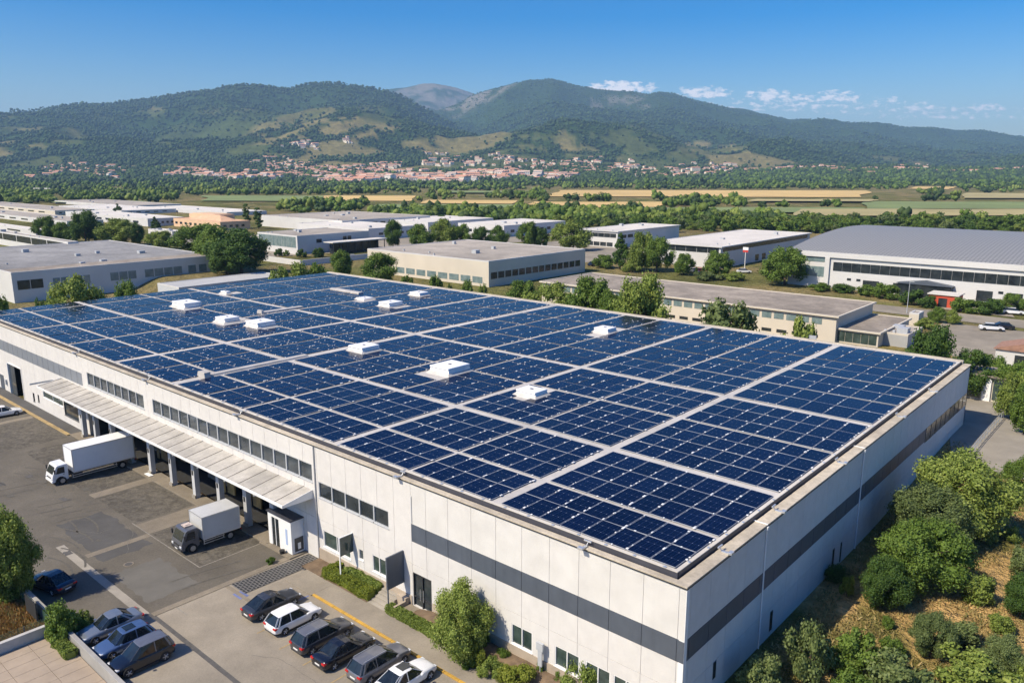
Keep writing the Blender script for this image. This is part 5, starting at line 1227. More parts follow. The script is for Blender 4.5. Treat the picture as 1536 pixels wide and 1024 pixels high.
t = MB(); t.tube((0, 0, 0), (0, 0, 7), .07, .05); t.box(-1.0, .1, -.08, .08, 6.6, 7.2); x = -21.3; y = 76.0; props(t.build('floodlight_post', M_mull, None, (x, y, T1(x, y))), 'post with a pale box light behind the roof edge, before the cream hall', 'light post')
# ------------------------------------------------------------------ trees, shrubs, hedges
L_dark = leafmat('leaf_dark', (0.0268, 0.0610, 0.0122), (0.0671, 0.1281, 0.0244), (0.1220, 0.1952, 0.0390))
L_mid = leafmat('leaf_mid', (0.0427, 0.0878, 0.0122), (0.1159, 0.1891, 0.0293), (0.1952, 0.2806, 0.0549))
L_light = leafmat('leaf_light', (0.0793, 0.1220, 0.0220), (0.1952, 0.2623, 0.0488), (0.3172, 0.3782, 0.0915))
L_olive = leafmat('leaf_olive', (0.0549, 0.0854, 0.0268), (0.1342, 0.1830, 0.0586), (0.2318, 0.2806, 0.1037))
L_yel = leafmat('leaf_yellow', (.09, .12, .012), (.20, .25, .03), (.32, .34, .06))
L_far = leafmat('leaf_far', (0.022, 0.045, 0.014), (0.045, 0.08, 0.022), (0.08, 0.125, 0.035))
L_autumn = leafmat('leaf_autumn', (.16, .09, .03), (.26, .15, .05), (.30, .2, .08))
def ico_unit(sub):
    bm = bmesh.new(); bmesh.ops.create_icosphere(bm, subdivisions=sub, radius=1); V = np.array([v.co[:] for v in bm.verts]); F = np.array([[v.index for v in f.verts] for f in bm.faces]); bm.free(); return V, F
ICO1, ICO2 = ico_unit(1), ico_unit(2)
def crown_data(w, h, z0, nl, nleaf, leaf, seed, shape='round', core=.72, cs=ICO1, sg=.21):
    r = np.random.RandomState(seed)
    C = []; Rr = []; K = []
    nk = max(5, nl // 6)
    for k in range(nk):
        th = k * 2.4 + r.uniform(-.5, .5); u = (k + .5) / nk; rad = (.30 + .42 * math.sin(math.pi * min(1, u * .9 + .12))) * r.uniform(.55, 1.35)
        K.append((math.cos(th) * rad, math.sin(th) * rad, -.8 + 1.65 * u + r.uniform(-.12, .12)))
    K = np.array(K)
    while len(C) < nl:
        if shape in ('cone', 'column'): p = r.uniform(-1, 1, 3)
        else: p = K[len(C) % nk] + r.normal(0, sg, 3)
        d = np.linalg.norm(p)
        if d > 1.12 or d < .2: continue
        u = min(1.05, max(0, (p[2] + 1) / 2))
        if shape == 'round': k = 1.0 if u < .5 else 1 - .25 * (u - .5) * 2
        elif shape == 'cone': k = 1.05 - .95 * u
        elif shape == 'column': k = .9 - .35 * abs(u - .4)
        elif shape == 'dome': k = 1.0 if u < .3 else 1 - .35 * (u - .3)
        C.append((p[0] * w * .44 * k, p[1] * w * .44 * k, z0 + (h - z0) * (.08 + .82 * u))); Rr.append(w * r.uniform(.08, .155) * (k * .6 + .4))
    C = np.array(C); Rr = np.array(Rr)
    # leaves near the lobes' outsides, preferring the crown's own outside
    i = r.choice(nl, nleaf, p=Rr ** 2 / (Rr ** 2).sum())
    d = r.normal(size=(nleaf, 3)); cc = C.mean(0); outw = C[i] - cc; outw /= np.linalg.norm(outw, axis=1)[:, None] + 1e-6
    d = d / np.linalg.norm(d, axis=1)[:, None] + outw * .55; d /= np.linalg.norm(d, axis=1)[:, None]
    pos = C[i] + d * Rr[i][:, None] * np.where(r.uniform(size=nleaf) < .2, r.uniform(1.1, 1.5, nleaf), r.uniform(.72, 1.18, nleaf))[:, None]
    nrm = d * .8 + r.normal(size=(nleaf, 3)) * .55; nrm[:, 2] += .25; nrm /= np.linalg.norm(nrm, axis=1)[:, None]
    a = np.cross(nrm, r.normal(size=(nleaf, 3))); a /= np.linalg.norm(a, axis=1)[:, None] + 1e-9; b = np.cross(nrm, a)
    s = leaf * r.uniform(.55, 1.25, nleaf)[:, None]
    V = np.stack([pos - a * s * .5, pos - b * s * .32, pos + a * s * .5 + nrm * s * .12, pos + b * s * .32], 1).reshape(-1, 3)
    F = np.arange(nleaf * 4).reshape(-1, 4)
    # inner masses as quads (triangles doubled up on a vertex would break the fixed size): use degenerate-free tri->quad by midpoint
    cv, cf = cs; VV = [V]; FF = [F]; k = len(V)
    cvs = []; 
    for c, R_ in zip(C, Rr):
        j = 1 + r.uniform(-.22, .22, len(cv)); cvs.append(cv * (R_ * core * j)[:, None] * np.array([1, 1, .9]) + c)
    return V, F, cvs, cf
def crown_mesh(name, m, *a, **kw):
    V, F, cvs, cf = crown_data(*a, **kw)
    me = bpy.data.meshes.new(name)
    nv = len(V); CV = np.concatenate(cvs); n = len(cvs[0]); CF = np.concatenate([cf + nv + i * n for i in range(len(cvs))])
    allv = np.concatenate([V, CV]); me.vertices.add(len(allv)); me.vertices.foreach_set('co', allv.astype(np.float32).ravel())
    loops = np.concatenate([F.ravel(), CF.ravel()]).astype(np.int32); me.loops.add(len(loops)); me.loops.foreach_set('vertex_index', loops)
    tot = np.concatenate([np.full(len(F), 4), np.full(len(CF), 3)]).astype(np.int32); st0 = np.concatenate([[0], np.cumsum(tot)[:-1]]).astype(np.int32)
    me.polygons.add(len(tot)); me.polygons.foreach_set('loop_start', st0); me.polygons.foreach_set('loop_total', tot); me.materials.append(m); me.update(calc_edges=True)
    return me
def trunk_mesh(h, z0, r0, seed, spread):
    r = random.Random(seed); t = MB(); top = z0 + (h - z0) * .45
    p = Vector((0, 0, -.3)); q = Vector((r.uniform(-.15, .15), r.uniform(-.15, .15), z0)); t.tube(p, q, r0, r0 * .75, 9); t.tube(q, (q.x * 1.5, q.y * 1.5, top), r0 * .75, r0 * .35, 8)
    for k in range(7):
        th = k * 2.4 + r.uniform(-.4, .4); s = q + (Vector((0, 0, top - z0)) * r.uniform(0, .7)); e = s + Vector((math.cos(th) * spread, math.sin(th) * spread, r.uniform(.6, 1.4) * spread)); m_ = (s + e) / 2 + Vector((0, 0, .1 * spread))
        t.tube(s, m_, r0 * .42, r0 * .26, 6); t.tube(m_, e, r0 * .26, r0 * .1, 5)
    o = t.build('trunk', M_bark, None, smooth=True); me = o.data; bpy.data.objects.remove(o); return me
TREE = {}
def proto(kind, m, v):
    key = (kind, m.name, v)
    if key in TREE: return TREE[key]
    seed = hash(kind) % 1 + 11 * v + {'big': 1, 'mid': 2, 'far': 3, 'bush': 4, 'midbush': 5, 'cone': 6, 'cypress': 7}[kind] * 100
    if kind == 'big': W_, H_, cm, tm = 8, 8, crown_mesh('crown', m, 8, 8, 1.0, 96, 30000, .25, seed, sg=.155), trunk_mesh(8, 1.5, .24, seed, 2.2)
    elif kind == 'mid': W_, H_, cm, tm = 7, 8, crown_mesh('crown', m, 7.6, 8, .7, 66, 9500, .36, seed, sg=.17), trunk_mesh(8, 1.6, .22, seed, 1.9)
    elif kind == 'far': W_, H_, cm, tm = 7, 8, crown_mesh('crown', m, 7.6, 8, .5, 34, 1500, .75, seed), trunk_mesh(8, 1.4, .22, seed, 1.6)
    elif kind == 'bush': W_, H_, cm, tm = 2.6, 1.9, crown_mesh('crown', m, 2.6, 1.9, .1, 42, 7000, .13, seed, shape='dome'), trunk_mesh(1.9, .25, .05, seed, .7)
    elif kind == 'midbush': W_, H_, cm, tm = 4, 3, crown_mesh('crown', m, 4, 3, .1, 38, 4200, .26, seed, shape='dome'), trunk_mesh(3, .4, .09, seed, 1.1)
    elif kind == 'cone': W_, H_, cm, tm = 5, 9, crown_mesh('crown', m, 5.6, 9, .8, 46, 3800, .45, seed, shape='cone'), trunk_mesh(9, 1.2, .2, seed, .8)
    elif kind == 'cypress': W_, H_, cm, tm = 3, 10, crown_mesh('crown', m, 3.4, 10, .5, 40, 2400, .45, seed, shape='column'), trunk_mesh(10, .8, .16, seed, .4)
    TREE[key] = (W_, H_, cm, tm); return TREE[key]
trnd = random.Random(5)
def plant(name, label, cat, kind, m, x, y, w, h, group=None, v=None, dz=-.05):
    v = trnd.randrange(3) if v is None else v
    W_, H_, cm, tm = proto(kind, m, v)
    r = empty(name, (x, y, T1(x, y) + dz), trnd.uniform(0, 6.28), label, cat, group)
    r.scale = (w / W_, w / W_, h / H_)
    for n, me in (('crown', cm), ('trunk', tm)):
        o = bpy.data.objects.new(n, me); COL.objects.link(o); o.parent = r
    return r
def pix(name, label, cat, kind, m, cx, ybase, wpx, hpx, v=None):
    """plant standing at a photo point of the ground, sized by its extent in the photo"""
    x, y, z = G(cx, ybase); X, Y = w2cam(x, y); d = ct * Y - st * (z - HC)
    if name == 'shrub' and ybase > 780: hpx *= .80; wpx *= .92
    return plant(name, label, cat, kind, m, x, y, wpx * d / FPX, hpx * d / FPX / math.cos(TH + math.atan2(HC - z, Y) * .6), v=v)
def behind(name, label, cat, kind, m, cx, ytop, wpx, yw, v=None):
    """plant whose foot is hidden behind the roof: stands on the line y=yw"""
    if cx < 500:      # beyond the roof's far left edge: stands on a line parallel to that wall
        xl = -133.5 - (yw - 78) * .25; yw = bis(lambda yy: proj(xl, yy, 6)[0] - cx, -20, 300); x = xl; z = T1(x, yw)
    else:
        x = bis(lambda xx: proj(xx, yw, 6)[0] - cx, -400, 60); z = T1(x, yw)
    X, Y = w2cam(x, yw); d = ct * Y - st * (z - HC)
    zt = bis(lambda q: proj(x, yw, q)[1] - ytop, z + 1, z + 30)
    return plant(name, label, cat, kind, m, x, yw, wpx * d / FPX, (zt - z) * 1.02, v=v)
T, B = 'tree', 'bush'
# right-hand side, along the shaded wall
pix('broadleaf_tree', 'tallest light green tree close to the far half of the side wall', T, 'big', L_light, 1440, 800, 142, 112, 0)
pix('broadleaf_tree', 'dense olive-green tree overlapping the tallest one, nearer the wall', T, 'big', L_olive, 1394, 822, 108, 86, 1)
pix('broadleaf_tree', 'wide mid-green tree third in the group beside the side wall', T, 'big', L_mid, 1380, 885, 130, 98, 2)
pix('broadleaf_tree', 'small dark rounded tree at the near end of the wallside group', T, 'big', L_dark, 1322, 910, 74, 72, 0)
pix('broadleaf_tree', 'leafy tree cut by the right frame edge beside the sunlit yard', T, 'big', L_mid, 1538, 752, 62, 62, 1)
pix('shrub', 'bright small shrub on dry grass under the edge tree, upper one', B, 'midbush', L_light, 1516, 812, 28, 28)
pix('shrub', 'bright small shrub at the shade border of the tallest tree', B, 'midbush', L_light, 1485, 815, 22, 24)
pix('shrub', 'grey-green shrub at the right frame edge, level with the tree group', B, 'midbush', L_olive, 1530, 858, 44, 46)
pix('shrub', 'light green round shrub in the middle of the dry meadow', B, 'midbush', L_light, 1466, 906, 58, 50)
pix('broadleaf_tree', 'dark round tree at the right frame edge above the olive thicket', T, 'big', L_dark, 1530, 925, 62, 62, 2)
pix('shrub', 'tall loose grey-green shrub in the centre of the meadow', B, 'big', L_olive, 1395, 985, 66, 78, 1)
pix('shrub', 'large olive shrub in the lower right corner region', B, 'big', L_olive, 1505, 1012, 74, 66, 0)
pix('shrub', 'mid-green shrub with yellow tips at the bottom edge, under the olive one', B, 'midbush', L_light, 1455, 1034, 112, 62)
pix('shrub', 'round dark green shrub, second of the bottom row from the warehouse', B, 'midbush', L_mid, 1286, 1010, 82, 74, 1)
pix('shrub', 'olive shrub right beside the warehouse shade in the bottom row', B, 'midbush', L_olive, 1210, 1022, 76, 98, 2)
pix('shrub', 'bushy shrub touching the side wall at the bottom frame edge', B, 'midbush', L_olive, 1142, 1045, 78, 70, 0)
pix('shrub', 'wide grey-green shrub at the bottom frame edge between two others', B, 'midbush', L_olive, 1345, 1042, 108, 72, 1)
pix('shrub', 'yellowish sapling at the border of the wall shade', B, 'midbush', L_yel, 1270, 892, 24, 38)
pix('shrub', 'low dark shrub against the side wall by its narrow windows', B, 'midbush', L_dark, 1252, 872, 40, 30)
for (lb, m, cx, yb, w, h) in [('low green shrub filling the gap left of the round dark one, bottom row', L_light, 1252, 1000, 46, 34), ('low shrub between round dark shrub and the loose grey-green one', L_mid, 1335, 985, 44, 34), ('low olive shrub right of the loose grey-green shrub', L_olive, 1446, 968, 60, 38), ('small light shrub under the dark tree at the right edge', L_light, 1498, 948, 44, 32), ('tiny shrub alone on the dry grass above the bottom row', L_mid, 1330, 940, 24, 20), ('bushy light shrub at the bottom right frame corner', L_light, 1528, 1040, 60, 44), ('green shrub at the bottom edge left of the wide grey-green one', L_mid, 1278, 1046, 70, 44)]:
    pix('shrub', lb, B, 'midbush', m, cx, yb, w, h)
# front landscaping
pix('ornamental_tree', 'leafy round tree in front of the entrance wall casting shade on it', T, 'big', L_light, 694, 986, 90, 104, 0)
for (lb, m, cx, yb, w, h) in [('lime green round bush beside the leafy tree, by the pavement', L_yel, 716, 1002, 32, 32), ('yellow-green low bush between pavement and bed, second from tree', L_light, 737, 1014, 40, 26), ('green bush close to the wall under the first low window', L_mid, 755, 996, 26, 24),
        ('bright yellow dome bush at the bottom frame edge', L_yel, 783, 1032, 52, 34), ('dark green dome bush right of the bright yellow one', L_mid, 814, 1016, 26, 26), ('leafy shrub under the last low windows at the bottom edge', L_light, 880, 1045, 68, 56), ('small green bush between dome bush and leafy shrub', L_mid, 840, 1028, 30, 24), ('green shrub between the leafy tree and the wall base', L_mid, 728, 975, 30, 26), ('low green shrub at the wall between two low windows', L_light, 842, 1006, 26, 20), ('round shrub at the pavement side below the leafy tree', L_mid, 700, 1000, 30, 24), ('low yellow-green shrub along the pavement near the bottom edge', L_yel, 758, 1020, 34, 22), ('tiny weed tuft at the edge of the grate and asphalt', L_mid, 407, 845, 14, 10)]:
    pix('garden_bush', lb, B, 'bush', m, cx, yb, w, h)
# bottom left
pix('broadleaf_tree', 'big dark green tree at the left frame edge shading the navy car', T, 'big', L_light, 22, 900, 84, 122, 1)
pix('shrub', 'yellow-green shrub at the foot of the left tree', B, 'midbush', L_light, 14, 905, 44, 46)
pix('shrub', 'broad bushy shrub behind the boundary wall beside the blue-grey saloon', B, 'midbush', L_mid, 92, 960, 62, 66)
pix('shrub', 'smaller yellowish shrub between the broad shrub and the blue-grey saloon', B, 'midbush', L_light, 126, 945, 34, 36)
# left row and gaps between the left buildings
for (lb, k, m, cx, yt, w, yw) in [
    ('round green tree in front of the far left block, larger one', 'mid', L_light, 117, 413, 80, 92), ('small compact round tree in front of the far left block', 'mid', L_mid, 191, 419, 38, 92), ('tree at the left frame edge behind the roof', 'mid', L_mid, 9, 441, 27, 84), ('low bush between two trees before the far left block', 'midbush', L_dark, 66, 444, 24, 84),
    ('leafy tree behind the far back corner of the roof, first of two', 'mid', L_mid, 513, 374, 34, 98), ('wide leafy tree behind the far back corner, the larger', 'mid', L_mid, 569, 378, 56, 96),
    ('loose bush left of the first tree behind the far roof corner', 'midbush', L_light, 450, 394, 44, 108), ('loose bush far left behind the roof corner by the grey annex', 'midbush', L_light, 418, 397, 40, 110), ('bush just left of the leafy tree at the far corner', 'midbush', L_mid, 480, 392, 40, 108),
    ('small bush under the left windows of the cream centre block', 'midbush', L_mid, 612, 412, 26, 86), ('second small bush under the cream centre block', 'midbush', L_mid, 654, 414, 26, 86), ('third small bush under the cream centre block', 'midbush', L_dark, 676, 424, 14, 84), ('fourth small bush, below the corner of the cream block', 'midbush', L_mid, 702, 421, 26, 84), ('fifth small bush, right of the cream block corner', 'midbush', L_light, 724, 427, 20, 82),
    ('round tree behind the roof left of the long cream hall', 'mid', L_mid, 783, 419, 48, 88), ('wide low tree right before the left end of the cream hall', 'mid', L_light, 828, 423, 72, 84), ('broad mid-green tree in front of the cream hall, left of the tallest one', 'mid', L_mid, 886, 413, 66, 82), ('small tree between the broad tree and the tallest light one', 'mid', L_mid, 918, 432, 44, 80), ('tallest light green tree in front of the cream hall', 'mid', L_light, 959, 409, 74, 79),
    ('wide round shrub before the cream hall windows', 'midbush', L_olive, 1089, 453, 104, 78), ('small round bush before the end of the cream hall', 'midbush', L_light, 1199, 480, 56, 78), ('shaded tree in front of the small grey block', 'mid', L_dark, 1392, 486, 66, 80),
    ('dark tree right behind the far corner of the side wall', 'mid', L_dark, 1455, 522, 60, 84), ('broad green tree near the red tiled house, first', 'mid', L_mid, 1484, 530, 50, 90), ('broad green tree in front of the red tiled house', 'mid', L_mid, 1514, 540, 52, 84), ('light green tree at the right edge beside the lodge', 'mid', L_light, 1520, 556, 46, 76), ('round tree at the right frame edge near the lodge', 'mid', L_mid, 1540, 575, 40, 70)]:
    behind({'midbush': 'shrub', 'cone': 'pointed_tree'}.get(k, 'broadleaf_tree'), lb, 'bush' if k == 'midbush' else 'tree', k, m, cx, yt, w, yw)
for (lb, k, m, cx, yb, w, h) in [
    ('tall tree beside the dark-strip shed, left one', 'mid', L_mid, 69, 362, 32, 38), ('tree between two taller ones behind the dark-strip shed', 'mid', L_mid, 95, 363, 28, 30), ('very dark tall tree behind the dark-strip shed', 'mid', L_dark, 129, 366, 40, 50), ('dark slim tree touching the very dark tall one', 'mid', L_dark, 146, 364, 22, 34), ('light yellow-green broad tree at left behind the block roof', 'mid', L_light, 181, 368, 50, 40), ('dark round tree right of the light broad one', 'mid', L_dark, 206, 368, 24, 34),
    ('light round tree before the small white block', 'mid', L_light, 240, 374, 40, 28), ('pointed dark tree before the bright white hall', 'cone', L_dark, 234, 350, 18, 26), ('conical fir alone between the left halls', 'cone', L_dark, 177, 321, 14, 16), ('big round green tree left in the clump beside the showroom', 'mid', L_mid, 296, 386, 66, 50), ('round tree in the middle of the clump beside the showroom', 'mid', L_mid, 326, 402, 64, 64), ('largest dark tree of the clump beside the showroom', 'mid', L_dark, 362, 410, 84, 66), ('small dark tree at the front of the clump beside the showroom', 'mid', L_dark, 340, 412, 54, 48),
    ('dark cypress, left of the pair by the orange building', 'cypress', L_dark, 371, 342, 12, 40), ('dark cypress, right of the pair by the orange building', 'cypress', L_dark, 388, 344, 14, 36), ('tall dark tree at the end of the white canopy', 'mid', L_dark, 590, 372, 28, 42), ('broad green tree right of the white canopy', 'mid', L_mid, 630, 374, 36, 38), ('light tree behind the centre block, tallest in its row', 'mid', L_light, 666, 370, 40, 42), ('green tree behind the centre block, right of the tallest', 'mid', L_mid, 690, 370, 32, 34), ('dark tree above the ridge of the centre block roof', 'mid', L_dark, 720, 370, 26, 30), ('rounded tree above the centre block roof, right part', 'mid', L_dark, 748, 370, 30, 32),
    ('tall tree before the blue-grey hall, left one', 'mid', L_mid, 791, 372, 30, 40), ('dark tree before the blue-grey hall, right one', 'mid', L_dark, 811, 372, 24, 32), ('wide reddish-green tree left of the two-storey hall', 'mid', L_light, 853, 376, 58, 42), ('dark pointed tree at the end of the centre block', 'cone', L_dark, 930, 404, 30, 56), ('tall light green tree beside the dark pointed one', 'mid', L_light, 962, 406, 42, 58), ('broad green tree before the strip-window hall, left', 'mid', L_mid, 985, 408, 40, 52), ('round tree before the strip-window hall facade', 'mid', L_mid, 1025, 412, 32, 32), ('leafy tree at the corner of the strip-window hall', 'mid', L_mid, 1077, 416, 38, 40),
    ('tiny dark cone bush before the strip-window hall, left', 'cone', L_dark, 1044, 412, 8, 13), ('tiny dark cone bush before the strip-window hall, right', 'cone', L_dark, 1054, 412, 8, 14), ('big round tree before the glass corner of the barrel-roof hall', 'mid', L_mid, 1177, 428, 66, 56),
    ('low bush left of the centre block end', 'midbush', L_mid, 905, 402, 36, 20), ('low bush before the broad green tree', 'midbush', L_light, 948, 408, 30, 16), ('low bush along the road below the leafy tree', 'midbush', L_light, 1100, 420, 40, 12), ('low bush at the road bend before the strip-window hall', 'midbush', L_olive, 1060, 420, 40, 12),
    ('bush at the left foot of the barrel-roof hall', 'midbush', L_mid, 1230, 436, 34, 12), ('dark bush row end before the barrel-roof hall', 'midbush', L_dark, 1262, 438, 44, 12), ('bush before the second low window of the barrel-roof hall', 'midbush', L_mid, 1300, 444, 30, 16), ('taller bush left of the grey-roofed shelter', 'midbush', L_mid, 1328, 448, 42, 24), ('bush in front of the grey-roofed shelter', 'midbush', L_dark, 1372, 458, 46, 22), ('bush left of the red kiosk', 'midbush', L_dark, 1394, 462, 26, 18), ('bush right of the red kiosk', 'midbush', L_mid, 1446, 468, 44, 22), ('bush at the road edge near the right frame', 'midbush', L_dark, 1482, 470, 46, 22), ('bushy tree at the right frame edge by the road', 'mid', L_mid, 1516, 468, 34, 28), ('sapling on the verge below the red kiosk', 'mid', L_mid, 1406, 484, 22, 24), ('pale sapling on the verge right of the other sapling', 'mid', L_light, 1428, 486, 22, 22),
    ('low bushes beside the kerb of the open lot', 'midbush', L_light, 1388, 492, 30, 14), ('bush before the showroom glass, left', 'midbush', L_dark, 418, 384, 14, 12), ('bush before the showroom glass, right', 'midbush', L_mid, 430, 384, 10, 9), ('bush beside the showroom corner', 'midbush', L_dark, 452, 386, 16, 12), ('dark shrub between showroom and white canopy', 'midbush', L_dark, 478, 386, 20, 14)]:
    pix({'midbush': 'shrub', 'cone': 'pointed_tree', 'cypress': 'cypress'}.get(k, 'broadleaf_tree'), lb, 'bush' if k == 'midbush' else 'tree', k, m, cx, yb, w, h)
# clipped hedges
def hedge(label, x0, x1, y0, y1, h, m, z=.1, leaf=.11, dens=900, seed=1, name='hedge'):
    r = np.random.RandomState(seed); n = int(dens * (abs(x1 - x0) * (y1 - y0) + 2 * h * abs(x1 - x0)))
    u = r.uniform(0, 1, n); f = r.uniform(0, 1, n); x = x0 + (x1 - x0) * u
    w = (y1 - y0); per = w + 2 * h; s = f * per
    bump = (fbm(x * 1.5, s * 1.5, 3, seed) - .5) * .35
    y = np.where(s < h, y0 - bump, np.where(s < h + w, y0 + (s - h), y1 + bump)); zz = np.where(s < h, s, np.where(s < h + w, h + bump, h - (s - h - w)))
    rnd = r.uniform(-.05, .07, n); pos = np.stack([x + r.normal(0, .03, n), y + rnd, z + zz + rnd], 1)
    nrm = r.normal(size=(n, 3)); nrm[:, 2] += .5; nrm /= np.linalg.norm(nrm, axis=1)[:, None]
    a = np.cross(nrm, r.normal(size=(n, 3))); a /= np.linalg.norm(a, axis=1)[:, None]; b = np.cross(nrm, a); sz = leaf * r.uniform(.6, 1.3, n)[:, None]
    V = np.stack([pos - a * sz * .5, pos - b * sz * .35, pos + a * sz * .5, pos + b * sz * .35], 1).reshape(-1, 3)
    root = empty(name, ((x0 + x1) / 2, (y0 + y1) / 2, 0), 0, label, 'hedge'); V[:, 0] -= root.location.x; V[:, 1] -= root.location.y
    arrays('foliage', V, np.arange(len(V)).reshape(-1, 4), m, root)
    t = MB(); t.box(x0 - root.location.x, x1 - root.location.x, y0 - root.location.y + .06, y1 - root.location.y - .06, z - .1, z + h - .12); t.build('branches', m, root)
hedge('clipped bright green hedge along the pavement before the wing screen', -32.8, -27.1, -1.85, -1.0, .75, L_yel, seed=2); hedge('clipped green hedge close to the wall behind the pavement hedge', -31.6, -27.2, -.75, -.12, .85, L_light, seed=3)
hedge('short cross hedge joining the pavement hedge to the wall', -33.2, -32.4, -1.8, -.2, .8, L_yel, seed=4); hedge('long low hedge edging the pavement past the steps', -24.7, -16.4, -1.95, -1.25, .62, L_light, seed=5)
hedge('narrow green hedge strip on the terrace side of the boundary wall', -41.0, -36.9, -20.75, -20.05, .6, L_light, z=.05, seed=6)
# weeds and grass tufts on the rough ground at the right: one uncountable cover
r = np.random.RandomState(4); n = 60000
gx = r.uniform(.6, 26, n) ; gy = r.uniform(-2, 62, n)
keep = (fbm(gx / 3, gy / 3, 4, 55) > .47) & ~((gx > 2) & (gy > 52))
gx, gy = gx[keep], gy[keep]; n = len(gx); gz = terrain(gx, gy); hgt = r.uniform(.06, .28, n) * (.5 + fbm(gx / 2, gy / 2, 2, 9)); th = r.uniform(0, 6.28, n); w = r.uniform(.02, .075, n); lean = r.normal(0, .15, (n, 2))
p = np.stack([gx, gy, gz], 1); d = np.stack([np.cos(th) * w, np.sin(th) * w, np.zeros(n)], 1); tp = p + np.stack([lean[:, 0], lean[:, 1], hgt], 1)
V = np.stack([p - d, p + d, tp + d * .4, tp - d * .4], 1).reshape(-1, 3)
L_grass = leafmat('dry_grass_blades', (.10, .13, .035), (.30, .24, .09), (.56, .41, .18))
props(arrays('grass_tufts', V, np.arange(len(V)).reshape(-1, 4), L_grass), kind='stuff')
# dry plot, bottom left
r = np.random.RandomState(5); n = 26000; gx = r.uniform(-49.9, -41.7, n); gy = r.uniform(-34, -20.1, n); gz = np.full(n, .05)
hgt = r.uniform(.1, .45, n); th = r.uniform(0, 6.28, n); w = r.uniform(.03, .10, n); p = np.stack([gx, gy, gz], 1); d = np.stack([np.cos(th) * w, np.sin(th) * w, np.zeros(n)], 1); tp = p + np.stack([r.normal(0, .1, n), r.normal(0, .1, n), hgt], 1)
V = np.stack([p - d, p + d, tp + d * .3, tp - d * .3], 1).reshape(-1, 3)
props(arrays('dry_weeds', V, np.arange(len(V)).reshape(-1, 4), leafmat('rusty_weeds', (.16, .10, .03), (.34, .19, .07), (.22, .24, .08))), kind='stuff')
sheet('dry_plot', [(-50, -46), (-41.5, -46), (-41.5, -19.9), (-50, -19.9)], mat('plot_soil', (.27, .16, .07), .95, .3, .9, col2=(.15, .15, .05)), .03)
# ------------------------------------------------------------------ plain and hills: trees, town
r = np.random.RandomState(12)
def infield(px, py, pad=0):
    m = np.zeros(len(px), bool)
    for (x0, x1, yt, yb, c) in FIELDS: m |= (px > x0 - 3) & (px < x1 + 12) & (py > yt - pad) & (py < yb + .8 + (yb - 262) * .13)
    return m
pts = []
py = 257.5
while py < 353:
    d0 = (34 * 1.03) / max(.006, (st + ct * (py - 512) / FPX)); wpx = 8.5 / max(d0, 200) * FPX
    step = max(wpx * .62, 1.9); nx = int(1700 / step)
    px = np.linspace(-60, 1600, nx) + r.normal(0, step * .45, nx); yy = py + r.normal(0, .35 + wpx * .07, nx)
    cl = fbm(px / 45, np.full(nx, py) / 5.5, 4, 3)
    if py < 277: pr = np.where((px > 55) & (px < 1100), .35 * (cl > .52), .92 * (cl > .33))
    elif py < 284: pr = np.where(px > 0, .92, .9) * (cl > .33)
    elif py < 303: pr = np.where(px < 520, .80 * (cl > .38), .62 * (cl > .5))
    elif py < 321: pr = np.where(px < 420, .6 * (cl > .45) * (py < 308), .75 * (cl > .44))
    else: pr = np.where((px > 560) & (px < 1260), .97 * (cl > .2) * (py < np.interp(px, [560, 740, 870, 1020, 1215], [336, 337, 343, 346, 352])), np.where(px >= 1260, .9 * (cl > .28) * (py < 352) * (py > 324), 0))
    k = (r.uniform(size=nx) < pr) & ~infield(px, yy, 1.0)
    pts += list(zip(px[k], yy[k]))
    py += max(.55, wpx * .16)
pts = np.array(pts)
x, y, ok = cast(pts[:, 0], pts[:, 1]); x, y = x[ok], y[ok]; pp = pts[ok]
X, Y = w2cam(x, y); z = terrain(x, y)
k = (Y > 330) & (Y < 3300); x, y, z, Y, pp = x[k], y[k], z[k], Y[k], pp[k]
order = np.argsort(Y); x, y, z, Y, pp = x[order], y[order], z[order], Y[order], pp[order]
print('plain trees', len(x))
nI = 165
mats_far = [L_mid, L_dark, L_light, L_olive, L_mid]
vis = [i for i in range(min(len(x), 900)) if -20 < pp[i, 0] < 1556][:nI]
lab = {}
srt = sorted(vis, key=lambda i: pp[i, 0])
for rank, i in enumerate(srt): lab[i] = rank + 1
for i in vis:
    m = mats_far[r.randint(5)]; s = r.uniform(6, 9.5); W_, H_, cm, tm = proto('far', m, r.randint(3))
    o = bpy.data.objects.new('hedgerow_tree', cm); COL.objects.link(o); o.location = (x[i], y[i], z[i] - .8); o.rotation_euler[2] = r.uniform(0, 6); s2 = s * r.uniform(.75, 1.1)
    o.scale = (s / W_, s / W_, s2 / H_)
    props(o, 'tree in the dense belt behind the halls, %s from its left end' % nth(lab[i]), 'tree', 'trees of the belt behind the estate')
rest = np.array([i for i in range(len(x)) if i not in lab])
cv, cf = ICO1
def lumps(name, xs, ys, zs, wid, hei, m, seed, per=3, kind='stuff', leaf=0, cs=ICO1):
    rr = np.random.RandomState(seed); n = len(xs); cv, cf = cs; nv = len(cv)
    P0 = np.repeat(np.stack([xs, ys, zs], 1), per, 0); w = np.repeat(wid, per); h = np.repeat(hei, per); N_ = n * per
    off = rr.normal(size=(N_, 3)) * np.stack([w * .24, w * .24, h * .14], 1); c = P0 + off; c[:, 2] += h * .52
    R_ = np.stack([w, w, h], 1) * rr.uniform(.16, .34 if per > 4 else .42, (N_, 1)); R_[:, 2] *= 1.12
    jit = 1 + rr.uniform(-.25, .25, (N_, nv, 1))
    V = (cv[None] * R_[:, None, :] * jit + c[:, None, :]).reshape(-1, 3)
    F = (cf[None] + (np.arange(N_) * nv)[:, None, None]).reshape(-1, 3)
    return props(arrays(name, V, F, m), kind=kind)
